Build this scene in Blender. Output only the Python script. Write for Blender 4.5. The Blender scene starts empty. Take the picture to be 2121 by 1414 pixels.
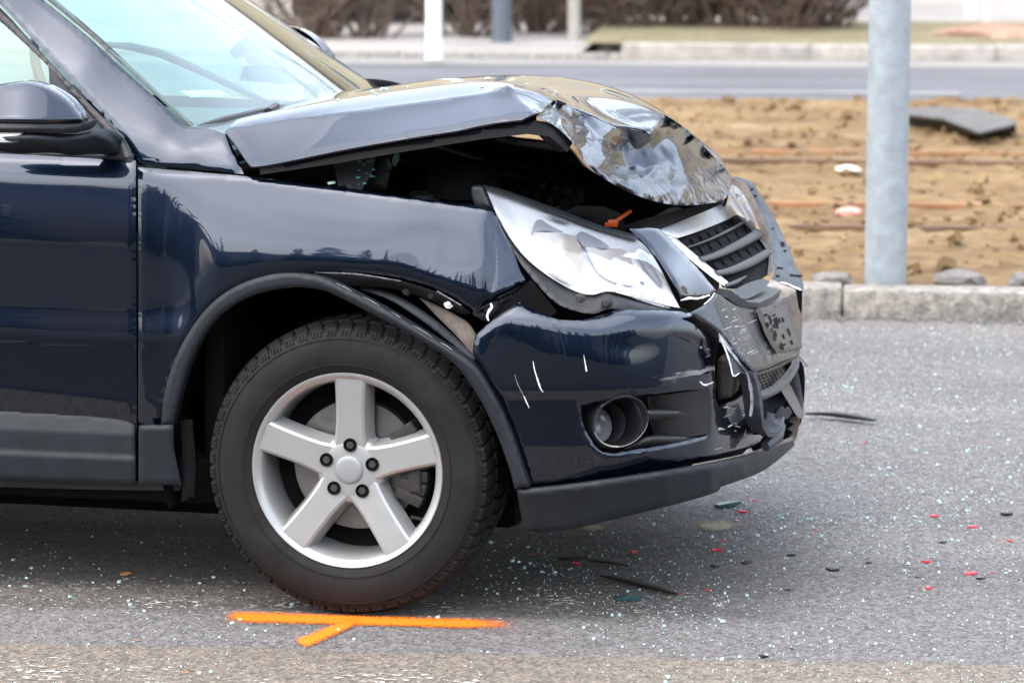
import bpy, bmesh, math, random
import numpy as np
from mathutils import Vector, Matrix
from mathutils.geometry import delaunay_2d_cdt
random.seed(7); np.random.seed(7)
SC = bpy.context.scene
COL = SC.collection

# ------------------------------------------------------------------ camera
# World frame = car frame: X forward (image right), Y away from the viewer, Z up.
FPX = 7240.0
AX = math.radians(13.5)
PITCH = math.atan((707 + 405) / FPX)
FW = np.array([-math.sin(AX) * math.cos(PITCH), math.cos(AX) * math.cos(PITCH), -math.sin(PITCH)])
RT = np.array([math.cos(AX), math.sin(AX), 0.0])
UP = np.cross(RT, FW)
HUB = np.array([0.0, 0.02, 0.343])
CAM = HUB - 8.0 * (FW + RT * (717 - 1060.5) / FPX + UP * (707 - 976) / FPX)
cd = bpy.data.cameras.new('camera'); cam = bpy.data.objects.new('camera', cd); COL.objects.link(cam)
M3 = np.stack([RT, UP, -FW], 1)
cam.matrix_world = Matrix.Translation(Vector(CAM)) @ Matrix(M3.tolist()).to_4x4()
cd.sensor_width = 36.0; cd.lens = FPX / 2121 * 36.0
cd.clip_start = 0.1; cd.clip_end = 2000
cd.dof.use_dof = True; cd.dof.focus_distance = 7.95; cd.dof.aperture_fstop = 5.6
SC.camera = cam

# ------------------------------------------------------------------ sky and sun (bright overcast)
SUN_EL, SUN_AZ = math.radians(58), math.radians(215)
w = bpy.data.worlds.new('World'); SC.world = w; w.use_nodes = True
nt = w.node_tree; nt.nodes.clear()
sky = nt.nodes.new('ShaderNodeTexSky'); sky.sky_type = 'NISHITA'; sky.sun_disc = False
sky.sun_elevation = SUN_EL; sky.sun_rotation = SUN_AZ
sky.air_density = 1.0; sky.dust_density = 4.0; sky.ozone_density = 1.0
hs = nt.nodes.new('ShaderNodeHueSaturation'); hs.inputs['Saturation'].default_value = 0.95
bg = nt.nodes.new('ShaderNodeBackground'); bg.inputs['Strength'].default_value = 0.15
wo = nt.nodes.new('ShaderNodeOutputWorld')
# soft cloud structure over the whole sky
tc = nt.nodes.new('ShaderNodeTexCoord'); nz = nt.nodes.new('ShaderNodeTexNoise')
nz.inputs['Scale'].default_value = 2.2; nz.inputs['Detail'].default_value = 6; nz.inputs['Roughness'].default_value = 0.55
mp = nt.nodes.new('ShaderNodeMapping'); mp.inputs['Scale'].default_value = (1, 1, 2.6)
mr = nt.nodes.new('ShaderNodeMapRange'); mr.inputs['From Min'].default_value = 0.3; mr.inputs['From Max'].default_value = 0.7
mr.inputs['To Min'].default_value = 1.75; mr.inputs['To Max'].default_value = 2.6   # the gamma above takes the sky down; keep its mean level
mx = nt.nodes.new('ShaderNodeMixRGB'); mx.blend_type = 'MULTIPLY'; mx.inputs['Fac'].default_value = 1
L = nt.links.new
gm = nt.nodes.new('ShaderNodeGamma'); gm.inputs['Gamma'].default_value = 0.45     # thick cloud evens out the sky
L(sky.outputs[0], gm.inputs['Color']); L(gm.outputs[0], hs.inputs['Color']); L(tc.outputs['Generated'], mp.inputs[0]); L(mp.outputs[0], nz.inputs['Vector'])
L(nz.outputs['Fac'], mr.inputs['Value']); L(hs.outputs[0], mx.inputs[1]); L(mr.outputs[0], mx.inputs[2])
L(mx.outputs[0], bg.inputs['Color']); L(bg.outputs[0], wo.inputs['Surface'])
sl = bpy.data.lights.new('sun', 'SUN'); sl.energy = 0.5; sl.angle = math.radians(100); sl.color = (1.0, 0.965, 0.92)
sun = bpy.data.objects.new('sun', sl); COL.objects.link(sun)
# direction towards the sun, same convention as the sky node (rotation 0 = +Y, clockwise)
sd = Vector((math.sin(SUN_AZ) * math.cos(SUN_EL), math.cos(SUN_AZ) * math.cos(SUN_EL), math.sin(SUN_EL)))
sun.rotation_euler = sd.to_track_quat('Z', 'Y').to_euler()
SC.view_settings.view_transform = 'Standard'; SC.view_settings.look = 'None'
SC.view_settings.gamma = 1.0; SC.view_settings.use_curve_mapping = False
SC.view_settings.exposure = 2.35
cy = SC.cycles
cy.use_denoising = True; cy.denoiser = 'OPENIMAGEDENOISE'
cy.max_bounces = 8; cy.diffuse_bounces = 3; cy.glossy_bounces = 5; cy.transmission_bounces = 6; cy.transparent_max_bounces = 12
cy.caustics_reflective = False; cy.caustics_refractive = False; cy.sample_clamp_indirect = 8.0

# ------------------------------------------------------------------ picture -> place
def rays(px, py):
    px = np.asarray(px, float); py = np.asarray(py, float)
    return FW + RT * ((px - 1060.5) / FPX)[..., None] + UP * ((707 - py) / FPX)[..., None]
def PY(px, py, y):                      # point on the plane Y = y
    d = rays(px, py); t = (np.asarray(y, float) - CAM[1]) / d[..., 1]
    return CAM + d * t[..., None]
def PZ(px, py, z=0.0):
    d = rays(px, py); t = (z - CAM[2]) / d[..., 2]
    return CAM + d * t[..., None]
def PX(px, py, x):
    d = rays(px, py); t = (np.asarray(x, float) - CAM[0]) / d[..., 0]
    return CAM + d * t[..., None]
def proj(p):
    v = np.asarray(p, float) - CAM; z = v @ FW
    return 1060.5 + FPX * (v @ RT) / z, 707 - FPX * (v @ UP) / z

# ------------------------------------------------------------------ objects
def link(o, parent=None):
    COL.objects.link(o)
    if parent is not None: o.parent = parent
    return o
def meta(o, label=None, cat=None, group=None, kind=None):
    if label: o['label'] = label
    if cat: o['category'] = cat
    if group: o['group'] = group
    if kind: o['kind'] = kind
    return o
def empty(name, loc=(0, 0, 0), parent=None, rz=0):
    o = bpy.data.objects.new(name, None); o.location = loc; o.rotation_euler = (0, 0, rz); o.empty_display_size = 0.1
    return link(o, parent)
def mesh_obj(name, V, F, mat, parent=None, smooth=True, sharp=None):
    me = bpy.data.meshes.new(name)
    me.from_pydata([tuple(map(float, v)) for v in V], [], [tuple(int(i) for i in f) for f in F])
    me.update()
    if smooth: me.polygons.foreach_set('use_smooth', [True] * len(me.polygons))
    if smooth and sharp is not None: me.set_sharp_from_angle(angle=math.radians(sharp))
    if mat is not None: me.materials.append(mat)
    o = bpy.data.objects.new(name, me)
    return link(o, parent)
def copy_of(o, parent=None, loc=None, rot=None, scale=None):
    c = o.copy(); COL.objects.link(c); c.parent = parent
    if loc is not None: c.location = loc
    if rot is not None: c.rotation_euler = rot
    if scale is not None: c.scale = scale
    return c
class MB:                                # collects shapes that belong to ONE piece
    def __init__(s): s.V = []; s.F = []
    def add(s, V, F):
        n = len(s.V); s.V += [tuple(map(float, v)) for v in V]; s.F += [tuple(i + n for i in f) for f in F]; return s
    def box(s, c, size, R=None):
        h = np.array(size) / 2
        P = np.array([[x, y, z] for x in (-1, 1) for y in (-1, 1) for z in (-1, 1)]) * h
        if R is not None: P = P @ np.array(R).T
        return s.add(P + np.array(c), [(0, 1, 3, 2), (4, 6, 7, 5), (0, 4, 5, 1), (2, 3, 7, 6), (0, 2, 6, 4), (1, 5, 7, 3)])
    def tube(s, pts, r, n=10, cap=True, prof=None):
        pts = np.array(pts, float); m = len(pts)
        r = np.full(m, r) if np.isscalar(r) else np.array(r)
        T = np.gradient(pts, axis=0); T /= np.linalg.norm(T, axis=1)[:, None] + 1e-12
        ref = np.array([0, 0, 1.0]) if abs(T[0][2]) < 0.9 else np.array([1.0, 0, 0])
        V = []; nrm = None
        for i in range(m):
            a = ref if nrm is None else nrm
            b = np.cross(T[i], a); b /= np.linalg.norm(b) + 1e-12
            nrm = np.cross(b, T[i])
            if prof is None:
                for k in range(n):
                    t = 2 * math.pi * k / n; V.append(pts[i] + r[i] * (math.cos(t) * nrm + math.sin(t) * b))
            else:
                for (u, v) in prof: V.append(pts[i] + r[i] * (u * nrm + v * b))
        if prof is not None: n = len(prof)
        F = [(i * n + k, i * n + (k + 1) % n, (i + 1) * n + (k + 1) % n, (i + 1) * n + k) for i in range(m - 1) for k in range(n)]
        if cap: F += [tuple(range(n))[::-1], tuple((m - 1) * n + k for k in range(n))]
        return s.add(V, F)
    def lathe(s, prof, n=48, axis='Y', c=(0, 0, 0)):  # prof: (radius, axial)
        V = []; m = len(prof)
        for k in range(n):
            t = 2 * math.pi * k / n
            for (r, a) in prof:
                if axis == 'Y': V.append((c[0] + r * math.cos(t), c[1] + a, c[2] + r * math.sin(t)))
                elif axis == 'Z': V.append((c[0] + r * math.cos(t), c[1] + r * math.sin(t), c[2] + a))
                else: V.append((c[0] + a, c[1] + r * math.cos(t), c[2] + r * math.sin(t)))
        F = [(k * m + i, k * m + i + 1, ((k + 1) % n) * m + i + 1, ((k + 1) % n) * m + i) for k in range(n) for i in range(m - 1)]
        return s.add(V, F)
    def build(s, name, mat, parent=None, smooth=False, sharp=35, bevel=0, fix=True):
        o = mesh_obj(name, s.V, s.F, mat, parent, smooth, None)
        if fix or bevel:
            bm = bmesh.new(); bm.from_mesh(o.data)
            if fix: bmesh.ops.recalc_face_normals(bm, faces=bm.faces)
            if bevel:
                bmesh.ops.bevel(bm, geom=[e for e in bm.edges if len(e.link_faces) == 2 and e.calc_face_angle(0) > 0.6], offset=bevel, segments=2, affect='EDGES', profile=0.5)
            bm.to_mesh(o.data); bm.free()
        if smooth or bevel:
            o.data.polygons.foreach_set('use_smooth', [True] * len(o.data.polygons)); o.data.set_sharp_from_angle(angle=math.radians(sharp))
        return o

# ------------------------------------------------------------------ curves and fields
def spline(pts, step, closed=False):
    P = np.array(pts, float)
    if len(P) < 3:
        n = max(1, int(np.linalg.norm(P[-1] - P[0]) / step)); return [P[0] + (P[-1] - P[0]) * i / n for i in range(n + 1)]
    Q = np.vstack([2 * P[0] - P[1], P, 2 * P[-1] - P[-2]]); out = []
    for i in range(1, len(Q) - 2):
        a, b, c, d = Q[i - 1], Q[i], Q[i + 1], Q[i + 2]
        n = max(1, int(np.linalg.norm(c - b) / step))
        for k in range(n):
            t = k / n
            out.append(0.5 * ((2 * b) + (-a + c) * t + (2 * a - 5 * b + 4 * c - d) * t * t + (-a + 3 * b - 3 * c + d) * t ** 3))
    out.append(P[-1]); return out
def loop(segs, step):                    # closed outline: list of splined segments joined at corners
    out = []
    if not isinstance(segs[0][0], (tuple, list)): segs = [segs + [segs[0]]] if False else [segs]
    for k, s in enumerate(segs):
        nx = segs[(k + 1) % len(segs)][0]
        sp = spline(s, step); out += sp
        if np.linalg.norm(np.array(sp[-1]) - np.array(nx)) < 1e-6: out.pop()
        else:
            a = np.array(sp[-1]); b = np.array(nx, float); n = max(1, int(np.linalg.norm(b - a) / step))
            out += [a + (b - a) * i / n for i in range(1, n)]
    return np.array(out)
def inside(P, poly):
    x, y = P[:, 0], P[:, 1]; r = np.zeros(len(P), bool); n = len(poly); j = n - 1
    for i in range(n):
        xi, yi = poly[i]; xj, yj = poly[j]
        c = ((yi > y) != (yj > y)) & (x < (xj - xi) * (y - yi) / (yj - yi + 1e-12) + xi); r ^= c; j = i
    return r
def seg_dist(P, poly, closed=True):
    d = np.full(len(P), 1e9); n = len(poly)
    for i in range(n if closed else n - 1):
        a = poly[i]; b = poly[(i + 1) % n]; ab = b - a; L2 = ab @ ab + 1e-12
        t = np.clip(((P - a) @ ab) / L2, 0, 1); d = np.minimum(d, np.linalg.norm(P - (a + t[:, None] * ab), axis=1))
    return d
class TPS:
    def __init__(s, pts, vals, lam=0.0):
        s.P = np.array(pts, float); s.sc = s.P.std(0).max() + 1e-9; s.m = s.P.mean(0); s.Q = (s.P - s.m) / s.sc
        n = len(s.Q); K = s.k(np.linalg.norm(s.Q[:, None] - s.Q[None], axis=2)) + lam * np.eye(n)
        T = np.hstack([np.ones((n, 1)), s.Q]); A = np.vstack([np.hstack([K, T]), np.hstack([T.T, np.zeros((3, 3))])])
        s.c = np.linalg.solve(A + 1e-10 * np.eye(n + 3), np.concatenate([np.array(vals, float), np.zeros(3)]))
    def k(s, r): return np.where(r > 1e-9, r * r * np.log(r + 1e-12), 0.0)
    def __call__(s, P):
        Q = (np.asarray(P, float) - s.m) / s.sc
        K = s.k(np.linalg.norm(Q[:, None] - s.Q[None], axis=2))
        return K @ s.c[:-3] + s.c[-3] + Q @ s.c[-2:]
def pchip(xk, yk, x):                    # one monotone cubic, vector x
    h = np.diff(xk); d = np.diff(yk) / h; m = np.zeros(len(xk))
    m[1:-1] = np.where(d[:-1] * d[1:] > 0, 2 * d[:-1] * d[1:] / (d[:-1] + d[1:] + 1e-15), 0); m[0] = d[0]; m[-1] = d[-1]
    i = np.clip(np.searchsorted(xk, x) - 1, 0, len(h) - 1); t = (x - xk[i]) / h[i]
    lo = t < 0; hi = t > 1; tc_ = np.clip(t, 0, 1)
    y = (2 * tc_**3 - 3 * tc_**2 + 1) * yk[i] + (tc_**3 - 2 * tc_**2 + tc_) * h[i] * m[i] + (-2 * tc_**3 + 3 * tc_**2) * yk[i + 1] + (tc_**3 - tc_**2) * h[i] * m[i + 1]
    return np.where(lo, yk[0] + (x - xk[0]) * m[0], np.where(hi, yk[-1] + (x - xk[-1]) * m[-1], y))
class Loft:                              # columns along px, the same key features down each
    def __init__(s, cols):
        s.x = np.array([c[0] for c in cols], float); s.a = np.array([c[1] for c in cols], float); s.b = np.array([c[2] for c in cols], float)
    def __call__(s, P):
        P = np.asarray(P, float); K = s.a.shape[1]
        A = np.stack([pchip(s.x, s.a[:, k], P[:, 0]) for k in range(K)], 1); B = np.stack([pchip(s.x, s.b[:, k], P[:, 0]) for k in range(K)], 1)
        out = np.empty(len(P))
        for i in range(len(P)): out[i] = pchip(A[i], B[i], P[i:i + 1, 1])[0]
        return out

# ------------------------------------------------------------------ sheet panels: an outline filled with small triangles on a curved field
def fill(outline, holes, sp, creases=(), jitter=0.0):
    loops = [outline] + list(holes); V = []; E = []
    for lp in loops:
        n0 = len(V); V += [Vector((float(p[0]), float(p[1]))) for p in lp]
        E += [(n0 + i, n0 + (i + 1) % len(lp)) for i in range(len(lp))]
    mn, mxx = outline.min(0), outline.max(0)
    gx, gy = np.meshgrid(np.arange(mn[0], mxx[0], sp), np.arange(mn[1], mxx[1], sp * 0.87)); gx[1::2] += sp / 2
    G = np.stack([gx.ravel(), gy.ravel()], 1)
    G = G[inside(G, outline)]
    for h in holes: G = G[~inside(G, h)]
    for lp in loops: G = G[seg_dist(G, lp) > sp * 0.55]
    for c in creases:
        c = np.array(c); n0 = len(V); G = G[seg_dist(G, c, False) > sp * 0.5]
        c = [p for p in c if inside(np.array([p]), outline)[0] and seg_dist(np.array([p]), outline)[0] > sp * 0.3]
        V += [Vector((float(p[0]), float(p[1]))) for p in c]; E += [(n0 + i, n0 + i + 1) for i in range(len(c) - 1)]
    V += [Vector((float(p[0]), float(p[1]))) for p in G]
    v, e, f, ov, oe, of = delaunay_2d_cdt(V, E, [], 0, 1e-5)
    P = np.array([(q.x, q.y) for q in v]); F = np.array([t for t in f if len(t) == 3])
    C = P[F].mean(1); ok = inside(C, outline)
    for h in holes: ok &= ~inside(C, h)
    F = F[ok]
    a, b, c = P[F[:, 0]], P[F[:, 1]], P[F[:, 2]]
    ar = (b[:, 0] - a[:, 0]) * (c[:, 1] - a[:, 1]) - (b[:, 1] - a[:, 1]) * (c[:, 0] - a[:, 0])
    F = F[np.abs(ar) > 1e-9]; ar = ar[np.abs(ar) > 1e-9]
    F = np.where((ar > 0)[:, None], F, F[:, ::-1])
    return P, F
def thicken(V, F, T):                    # V front points, T offset vectors to the back: front, back and rim
    n = len(V); B = V + T; used = {}
    for t in F:
        for a, b in ((t[0], t[1]), (t[1], t[2]), (t[2], t[0])): used[(a, b)] = used.get((a, b), 0) + 1
    rim = [(a, b) for (a, b) in used if (b, a) not in used]
    VV = np.vstack([V, B]); FF = [tuple(t) for t in F] + [tuple(n + i for i in t[::-1]) for t in F]
    m = len(VV); R = []; RF = []; idx = {}
    def g(i, back):
        k = (i, back)
        if k not in idx: idx[k] = m + len(R); R.append(B[i] if back else V[i])
        return idx[k]
    for a, b in rim: RF.append((g(b, 0), g(a, 0), g(a, 1), g(b, 1)))
    if R: VV = np.vstack([VV, np.array(R)])
    return VV, FF + RF
def panel(name, segs, field, mat, parent=None, holes=(), sp=9.0, off=0.0, roll=0.004, rollw=7.0, thick=0.004, disp=None, tvec=(0, 1, 0), step=None):
    O = loop(segs, step or sp * 0.8); H = [loop(h, step or sp * 0.8) for h in holes]
    P, F = fill(O, H, sp)
    y = field(P) + off
    if roll:
        d = seg_dist(P, O)
        for h in H: d = np.minimum(d, seg_dist(P, h))
        u = np.clip(1 - d / rollw, 0, 1); y = y + roll * (1 - np.sqrt(np.clip(1 - u * u, 0, 1)))
    if disp is not None: y = y + disp(P)
    V = PY(P[:, 0], P[:, 1], y)
    F = F[:, ::-1]                       # image y runs down: turn the faces to the viewer
    V2, F2 = thicken(V, F, np.array(tvec) * thick)
    return mesh_obj(name, V2, F2, mat, parent, True)
def ribbon(name, pts, wid, field, mat, parent, off=-0.0012, thick=0.001, sp=4):   # a thin mark lying on a field
    P = np.array(spline(pts, sp)); n = len(P); T = np.gradient(P, axis=0); T /= np.linalg.norm(T, axis=1)[:, None] + 1e-9
    N = np.stack([-T[:, 1], T[:, 0]], 1)
    wv = np.interp(np.linspace(0, 1, n), np.linspace(0, 1, len(wid)), wid) * (0.75 + 0.5 * np.random.rand(n))
    A = P + N * wv[:, None] / 2; B = P - N * wv[:, None] / 2
    Q = np.vstack([A, B]); V = PY(Q[:, 0], Q[:, 1], field(Q) + off)
    F = [(i, i + 1, n + i + 1) for i in range(n - 1)] + [(i, n + i + 1, n + i) for i in range(n - 1)]
    V2, F2 = thicken(V, np.array(F), np.array([0, 1, 0]) * thick)
    return mesh_obj(name, V2, F2, mat, parent, True)
def tps_y(pts, lam=0.0): return TPS([(p[0], p[1]) for p in pts], [p[2] for p in pts], lam)
def sheet(name, rows, mat, parent=None, thick=0.004, sub=6, sharp=None):   # loft through rows of 3D points
    A = np.array(rows, float)
    def cr(A, n):
        Q = np.concatenate([2 * A[:1] - A[1:2], A, 2 * A[-1:] - A[-2:-1]]); out = []
        for i in range(1, len(Q) - 2):
            a, b, c, d = Q[i - 1], Q[i], Q[i + 1], Q[i + 2]
            for k in range(n):
                t = k / n; out.append(0.5 * ((2 * b) + (-a + c) * t + (2 * a - 5 * b + 4 * c - d) * t * t + (-a + 3 * b - 3 * c + d) * t ** 3))
        out.append(A[-1]); return np.array(out)
    B = cr(A, sub) if len(A) > 1 else A
    B = cr(B.transpose(1, 0, 2), sub).transpose(1, 0, 2)
    r, c = B.shape[:2]; V = B.reshape(-1, 3)
    F = []
    for i in range(r - 1):
        for j in range(c - 1): F += [(i * c + j, i * c + j + 1, (i + 1) * c + j + 1), (i * c + j, (i + 1) * c + j + 1, (i + 1) * c + j)]
    du = np.gradient(B, axis=0); dv = np.gradient(B, axis=1); N = np.cross(du, dv); N /= np.linalg.norm(N, axis=2)[..., None] + 1e-12
    N = N.reshape(-1, 3)
    V2, F2 = thicken(V, np.array(F), N * thick)
    return mesh_obj(name, V2, F2, mat, parent, True)
# ------------------------------------------------------------------ materials
MATS = {}
def new_mat(name):
    m = bpy.data.materials.new(name); m.use_nodes = True; t = m.node_tree
    return m, t, t.nodes['Principled BSDF'], t.nodes['Material Output']
def node(t, kind, **kw):
    n = t.nodes.new(kind)
    for k, v in kw.items():
        if k in n.inputs.keys(): n.inputs[k].default_value = v
        else: setattr(n, k, v)
    return n
def coords(t, scale=1.0):
    c = node(t, 'ShaderNodeNewGeometry'); m = node(t, 'ShaderNodeMapping'); s = scale if isinstance(scale, tuple) else (scale,) * 3
    m.inputs['Scale'].default_value = s; t.links.new(c.outputs['Position'], m.inputs['Vector']); return m.outputs[0]
def noise(t, scale, detail=4, rough=0.55, vec=None):
    n = node(t, 'ShaderNodeTexNoise', Scale=scale, Detail=detail, Roughness=rough)
    t.links.new(vec if vec is not None else coords(t), n.inputs['Vector']); return n.outputs['Fac']
def ramp(t, fac, stops):
    r = node(t, 'ShaderNodeValToRGB'); t.links.new(fac, r.inputs[0]); e = r.color_ramp.elements
    while len(e) < len(stops): e.new(0.5)
    for i, (p, c) in enumerate(stops):
        e[i].position = p; e[i].color = (*c, 1) if isinstance(c, (tuple, list)) else (c, c, c, 1)
    return r.outputs[0]
def mapr(t, v, a, b, c=0.0, d=1.0):
    n = node(t, 'ShaderNodeMapRange'); t.links.new(v, n.inputs[0])
    for i, x in enumerate((a, b, c, d)): n.inputs[1 + i].default_value = x
    return n.outputs[0]
def mixc(t, fac, a, b, mode='MIX'):
    n = node(t, 'ShaderNodeMixRGB', blend_type=mode)
    for s, v in ((n.inputs[0], fac), (n.inputs[1], a), (n.inputs[2], b)):
        if hasattr(v, 'links') or hasattr(v, 'is_linked'): t.links.new(v, s)
        elif isinstance(v, (int, float)): s.default_value = v
        else: s.default_value = (*v, 1)
    return n.outputs[0]
def math_(t, op, a, b=0.0):
    n = node(t, 'ShaderNodeMath', operation=op)
    for s, v in ((n.inputs[0], a), (n.inputs[1], b)):
        if isinstance(v, (int, float)): s.default_value = v
        else: t.links.new(v, s)
    return n.outputs[0]
def bump(t, p, h, dist=0.001, strength=1.0):
    b = node(t, 'ShaderNodeBump', Strength=strength, Distance=dist); t.links.new(h, b.inputs['Height']); t.links.new(b.outputs[0], p.inputs['Normal'])
def plain(name, col, rough=0.5, metal=0.0, var=0.25, vscale=8.0, bmp=0.0, bscale=200.0, **kw):
    m, t, p, o = new_mat(name)
    n = noise(t, vscale, 5, 0.6)
    lo = tuple(c * (1 - var) for c in col); hi = tuple(min(1, c * (1 + var)) for c in col)
    t.links.new(ramp(t, n, [(0.3, lo), (0.7, hi)]), p.inputs['Base Color'])
    t.links.new(mapr(t, noise(t, vscale * 3.1, 4), 0.3, 0.7, max(0.02, rough * 0.88), min(1, rough * 1.12)), p.inputs['Roughness'])
    p.inputs['Metallic'].default_value = metal
    if bmp: bump(t, p, noise(t, bscale, 3), bmp)
    for k, v in kw.items(): p.inputs[k.replace('_', ' ')].default_value = v
    MATS[name] = m; return m
def make_paint(name, base, dust=0.12, scuff=0.0, flake=True):
    m, t, p, o = new_mat(name)
    geo = node(t, 'ShaderNodeNewGeometry')
    d = noise(t, 9, 6, 0.65); sp = noise(t, 420, 2, 0.5)
    dm = math_(t, 'MULTIPLY', mapr(t, d, 0.35, 0.8, 0, dust), mapr(t, sp, 0.45, 0.7, 0.25, 1.0))
    c = mixc(t, dm, base, (0.16, 0.15, 0.15))
    if scuff:
        vec = coords(t, (30, 60, 110)); sc = noise(t, 1.0, 8, 0.7, vec); big = noise(t, 7, 3, 0.5)
        sm = math_(t, 'MULTIPLY', mapr(t, sc, 0.5, 0.64, 0, 1), mapr(t, big, 0.42, 0.6, 0, scuff))
        c = mixc(t, sm, c, (0.33, 0.33, 0.35))
        t.links.new(mapr(t, sm, 0, 1, 0.42, 0.75), p.inputs['Roughness'])
        t.links.new(mapr(t, sm, 0, 0.8, 0.22, 0.0), p.inputs['Coat Weight'])
        bump(t, p, sc, 0.0008)
    else:
        p.inputs['Roughness'].default_value = 0.27; p.inputs['Coat Weight'].default_value = 1.0
    t.links.new(c, p.inputs['Base Color'])
    p.inputs['Metallic'].default_value = 0.9 if flake else 0.0
    p.inputs['Specular IOR Level'].default_value = 0.4
    t.links.new(mapr(t, d, 0.3, 0.8, 0.012, 0.045), p.inputs['Coat Roughness'])
    p.inputs['Coat IOR'].default_value = 1.58
    MATS[name] = m; return m
def make_bumper_paint(name, bands):
    m = make_paint(name, (0.0045, 0.012, 0.030), 0.03); t = m.node_tree; p = t.nodes['Principled BSDF']
    g = node(t, 'ShaderNodeNewGeometry'); sx = node(t, 'ShaderNodeSeparateXYZ'); t.links.new(g.outputs['Position'], sx.inputs[0]); tot = None
    for (z0, hw, x0, slope, th) in bands:        # rubbed bands along the corner, streaked the way the other car slid
        zz = math_(t, 'ADD', sx.outputs[2], math_(t, 'MULTIPLY', math_(t, 'SUBTRACT', sx.outputs[0], x0), slope))
        zz = math_(t, 'ADD', zz, mapr(t, noise(t, 14, 3, .5), 0, 1, -hw, hw))
        band = mapr(t, math_(t, 'ABSOLUTE', math_(t, 'SUBTRACT', zz, z0)), hw * .2, hw, 1, 0); along = mapr(t, sx.outputs[0], x0 - .12, x0 + .10, 0, 1)
        st = noise(t, 1.0, 7, .75, coords(t, (16, 16, 330))); s1 = mapr(t, math_(t, 'MULTIPLY', math_(t, 'MULTIPLY', band, along), st), th, th + .12, 0, .85)
        tot = s1 if tot is None else math_(t, 'MAXIMUM', tot, s1)
    old = p.inputs['Base Color'].links[0].from_socket; t.links.new(mixc(t, tot, old, (.30, .30, .32)), p.inputs['Base Color'])
    t.links.new(mapr(t, tot, 0, 1, .27, .65), p.inputs['Roughness']); t.links.new(mapr(t, tot, 0, .7, 1, .1), p.inputs['Coat Weight']); t.links.new(mapr(t, tot, 0, 1, .9, .0), p.inputs['Metallic'])
    return m
def make_bonnet_paint(name):
    m = make_paint(name, (0.0045, 0.012, 0.030), 0.03); t = m.node_tree; p = t.nodes['Principled BSDF']
    g = node(t, 'ShaderNodeNewGeometry'); sx = node(t, 'ShaderNodeSeparateXYZ'); t.links.new(g.outputs['Position'], sx.inputs[0])
    # rubbed skirt of the crushed nose: scoured where it met the other car
    zone = mapr(t, math_(t, 'ADD', math_(t, 'MULTIPLY', sx.outputs[2], -1.0), mapr(t, noise(t, 9, 3, .5), 0, 1, -.07, .07)), -.99, -.94, 0, 1)
    st = noise(t, 1.0, 7, .7, coords(t, (14, 60, 40))); sm = math_(t, 'MULTIPLY', zone, mapr(t, st, .46, .64, 0, .9))
    old = p.inputs['Base Color'].links[0].from_socket; t.links.new(mixc(t, sm, old, (.36, .36, .38)), p.inputs['Base Color'])
    t.links.new(mapr(t, sm, 0, 1, .27, .6), p.inputs['Roughness']); t.links.new(mapr(t, sm, 0, .7, 1, .15), p.inputs['Coat Weight']); t.links.new(mapr(t, sm, 0, 1, .9, .1), p.inputs['Metallic'])
    z2 = mapr(t, sx.outputs[2], 1.02, 1.12, 1, 0); t.links.new(mapr(t, z2, 0, 1, .015, .07), p.inputs['Coat Roughness']); cwo = p.inputs['Coat Weight'].links[0].from_socket; t.links.new(math_(t, 'MULTIPLY', cwo, mapr(t, z2, 0, 1, 1, .5)), p.inputs['Coat Weight'])     # scratched clear coat on the crushed part
    return m
def make_glass(name, tint=(0.82, 0.93, 0.9), rough=0.0, ior=1.5, alpha_t=1.0):
    m, t, p, o = new_mat(name); t.nodes.remove(p)
    g = node(t, 'ShaderNodeBsdfGlossy', Roughness=rough); g.inputs['Color'].default_value = (1, 1, 1, 1)
    tr = node(t, 'ShaderNodeBsdfTransparent'); n = noise(t, 14, 5, 0.6)
    t.links.new(ramp(t, n, [(0.3, tuple(c * 0.985 for c in tint)), (0.7, tint)]), tr.inputs['Color'])
    f = node(t, 'ShaderNodeFresnel', IOR=ior); bk = node(t, 'ShaderNodeNewGeometry'); t.links.new(mapr(t, bk.outputs['Backfacing'], 0, 1, ior, 1 / ior), f.inputs['IOR']); mxs = node(t, 'ShaderNodeMixShader')
    t.links.new(f.outputs[0], mxs.inputs[0]); t.links.new(tr.outputs[0], mxs.inputs[1]); t.links.new(g.outputs[0], mxs.inputs[2])
    # a thin film of dust
    df = node(t, 'ShaderNodeBsdfDiffuse'); df.inputs['Color'].default_value = (0.55, 0.55, 0.53, 1)
    m2 = node(t, 'ShaderNodeMixShader'); t.links.new(mapr(t, noise(t, 5, 3, 0.5), 0.3, 0.8, 0.015, 0.045), m2.inputs[0])
    t.links.new(mxs.outputs[0], m2.inputs[1]); t.links.new(df.outputs[0], m2.inputs[2])
    t.links.new(m2.outputs[0], o.inputs['Surface']); MATS[name] = m; return m
PAINT = make_paint('navy_paint', (0.0045, 0.012, 0.030), 0.03)
PAINT_SCUFF = make_paint('scuffed_navy_paint', (0.020, 0.024, 0.033), 0.12, 0.75, False)
TRIM = plain('grey_black_plastic', (0.013, 0.0165, 0.021), 0.5, var=0.22, vscale=14, bmp=0.0003, bscale=900, Specular_IOR_Level=0.28)
BLACK = plain('black_plastic', (0.007, 0.007, 0.0085), 0.42, vscale=12)
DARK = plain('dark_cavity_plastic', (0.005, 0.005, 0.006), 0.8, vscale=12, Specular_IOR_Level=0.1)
GRILLE = plain('grey_grille_plastic', (0.036, 0.040, 0.046), 0.42, var=0.15, vscale=20, bmp=0.0002, bscale=700)
BARE = plain('torn_plastic_edge', (0.72, 0.72, 0.72), 0.6, var=0.15, vscale=40)
SCRAPE = plain('scraped_plastic', (0.34, 0.34, 0.36), 0.6, var=0.45, vscale=60, bmp=0.001, bscale=120)
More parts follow.
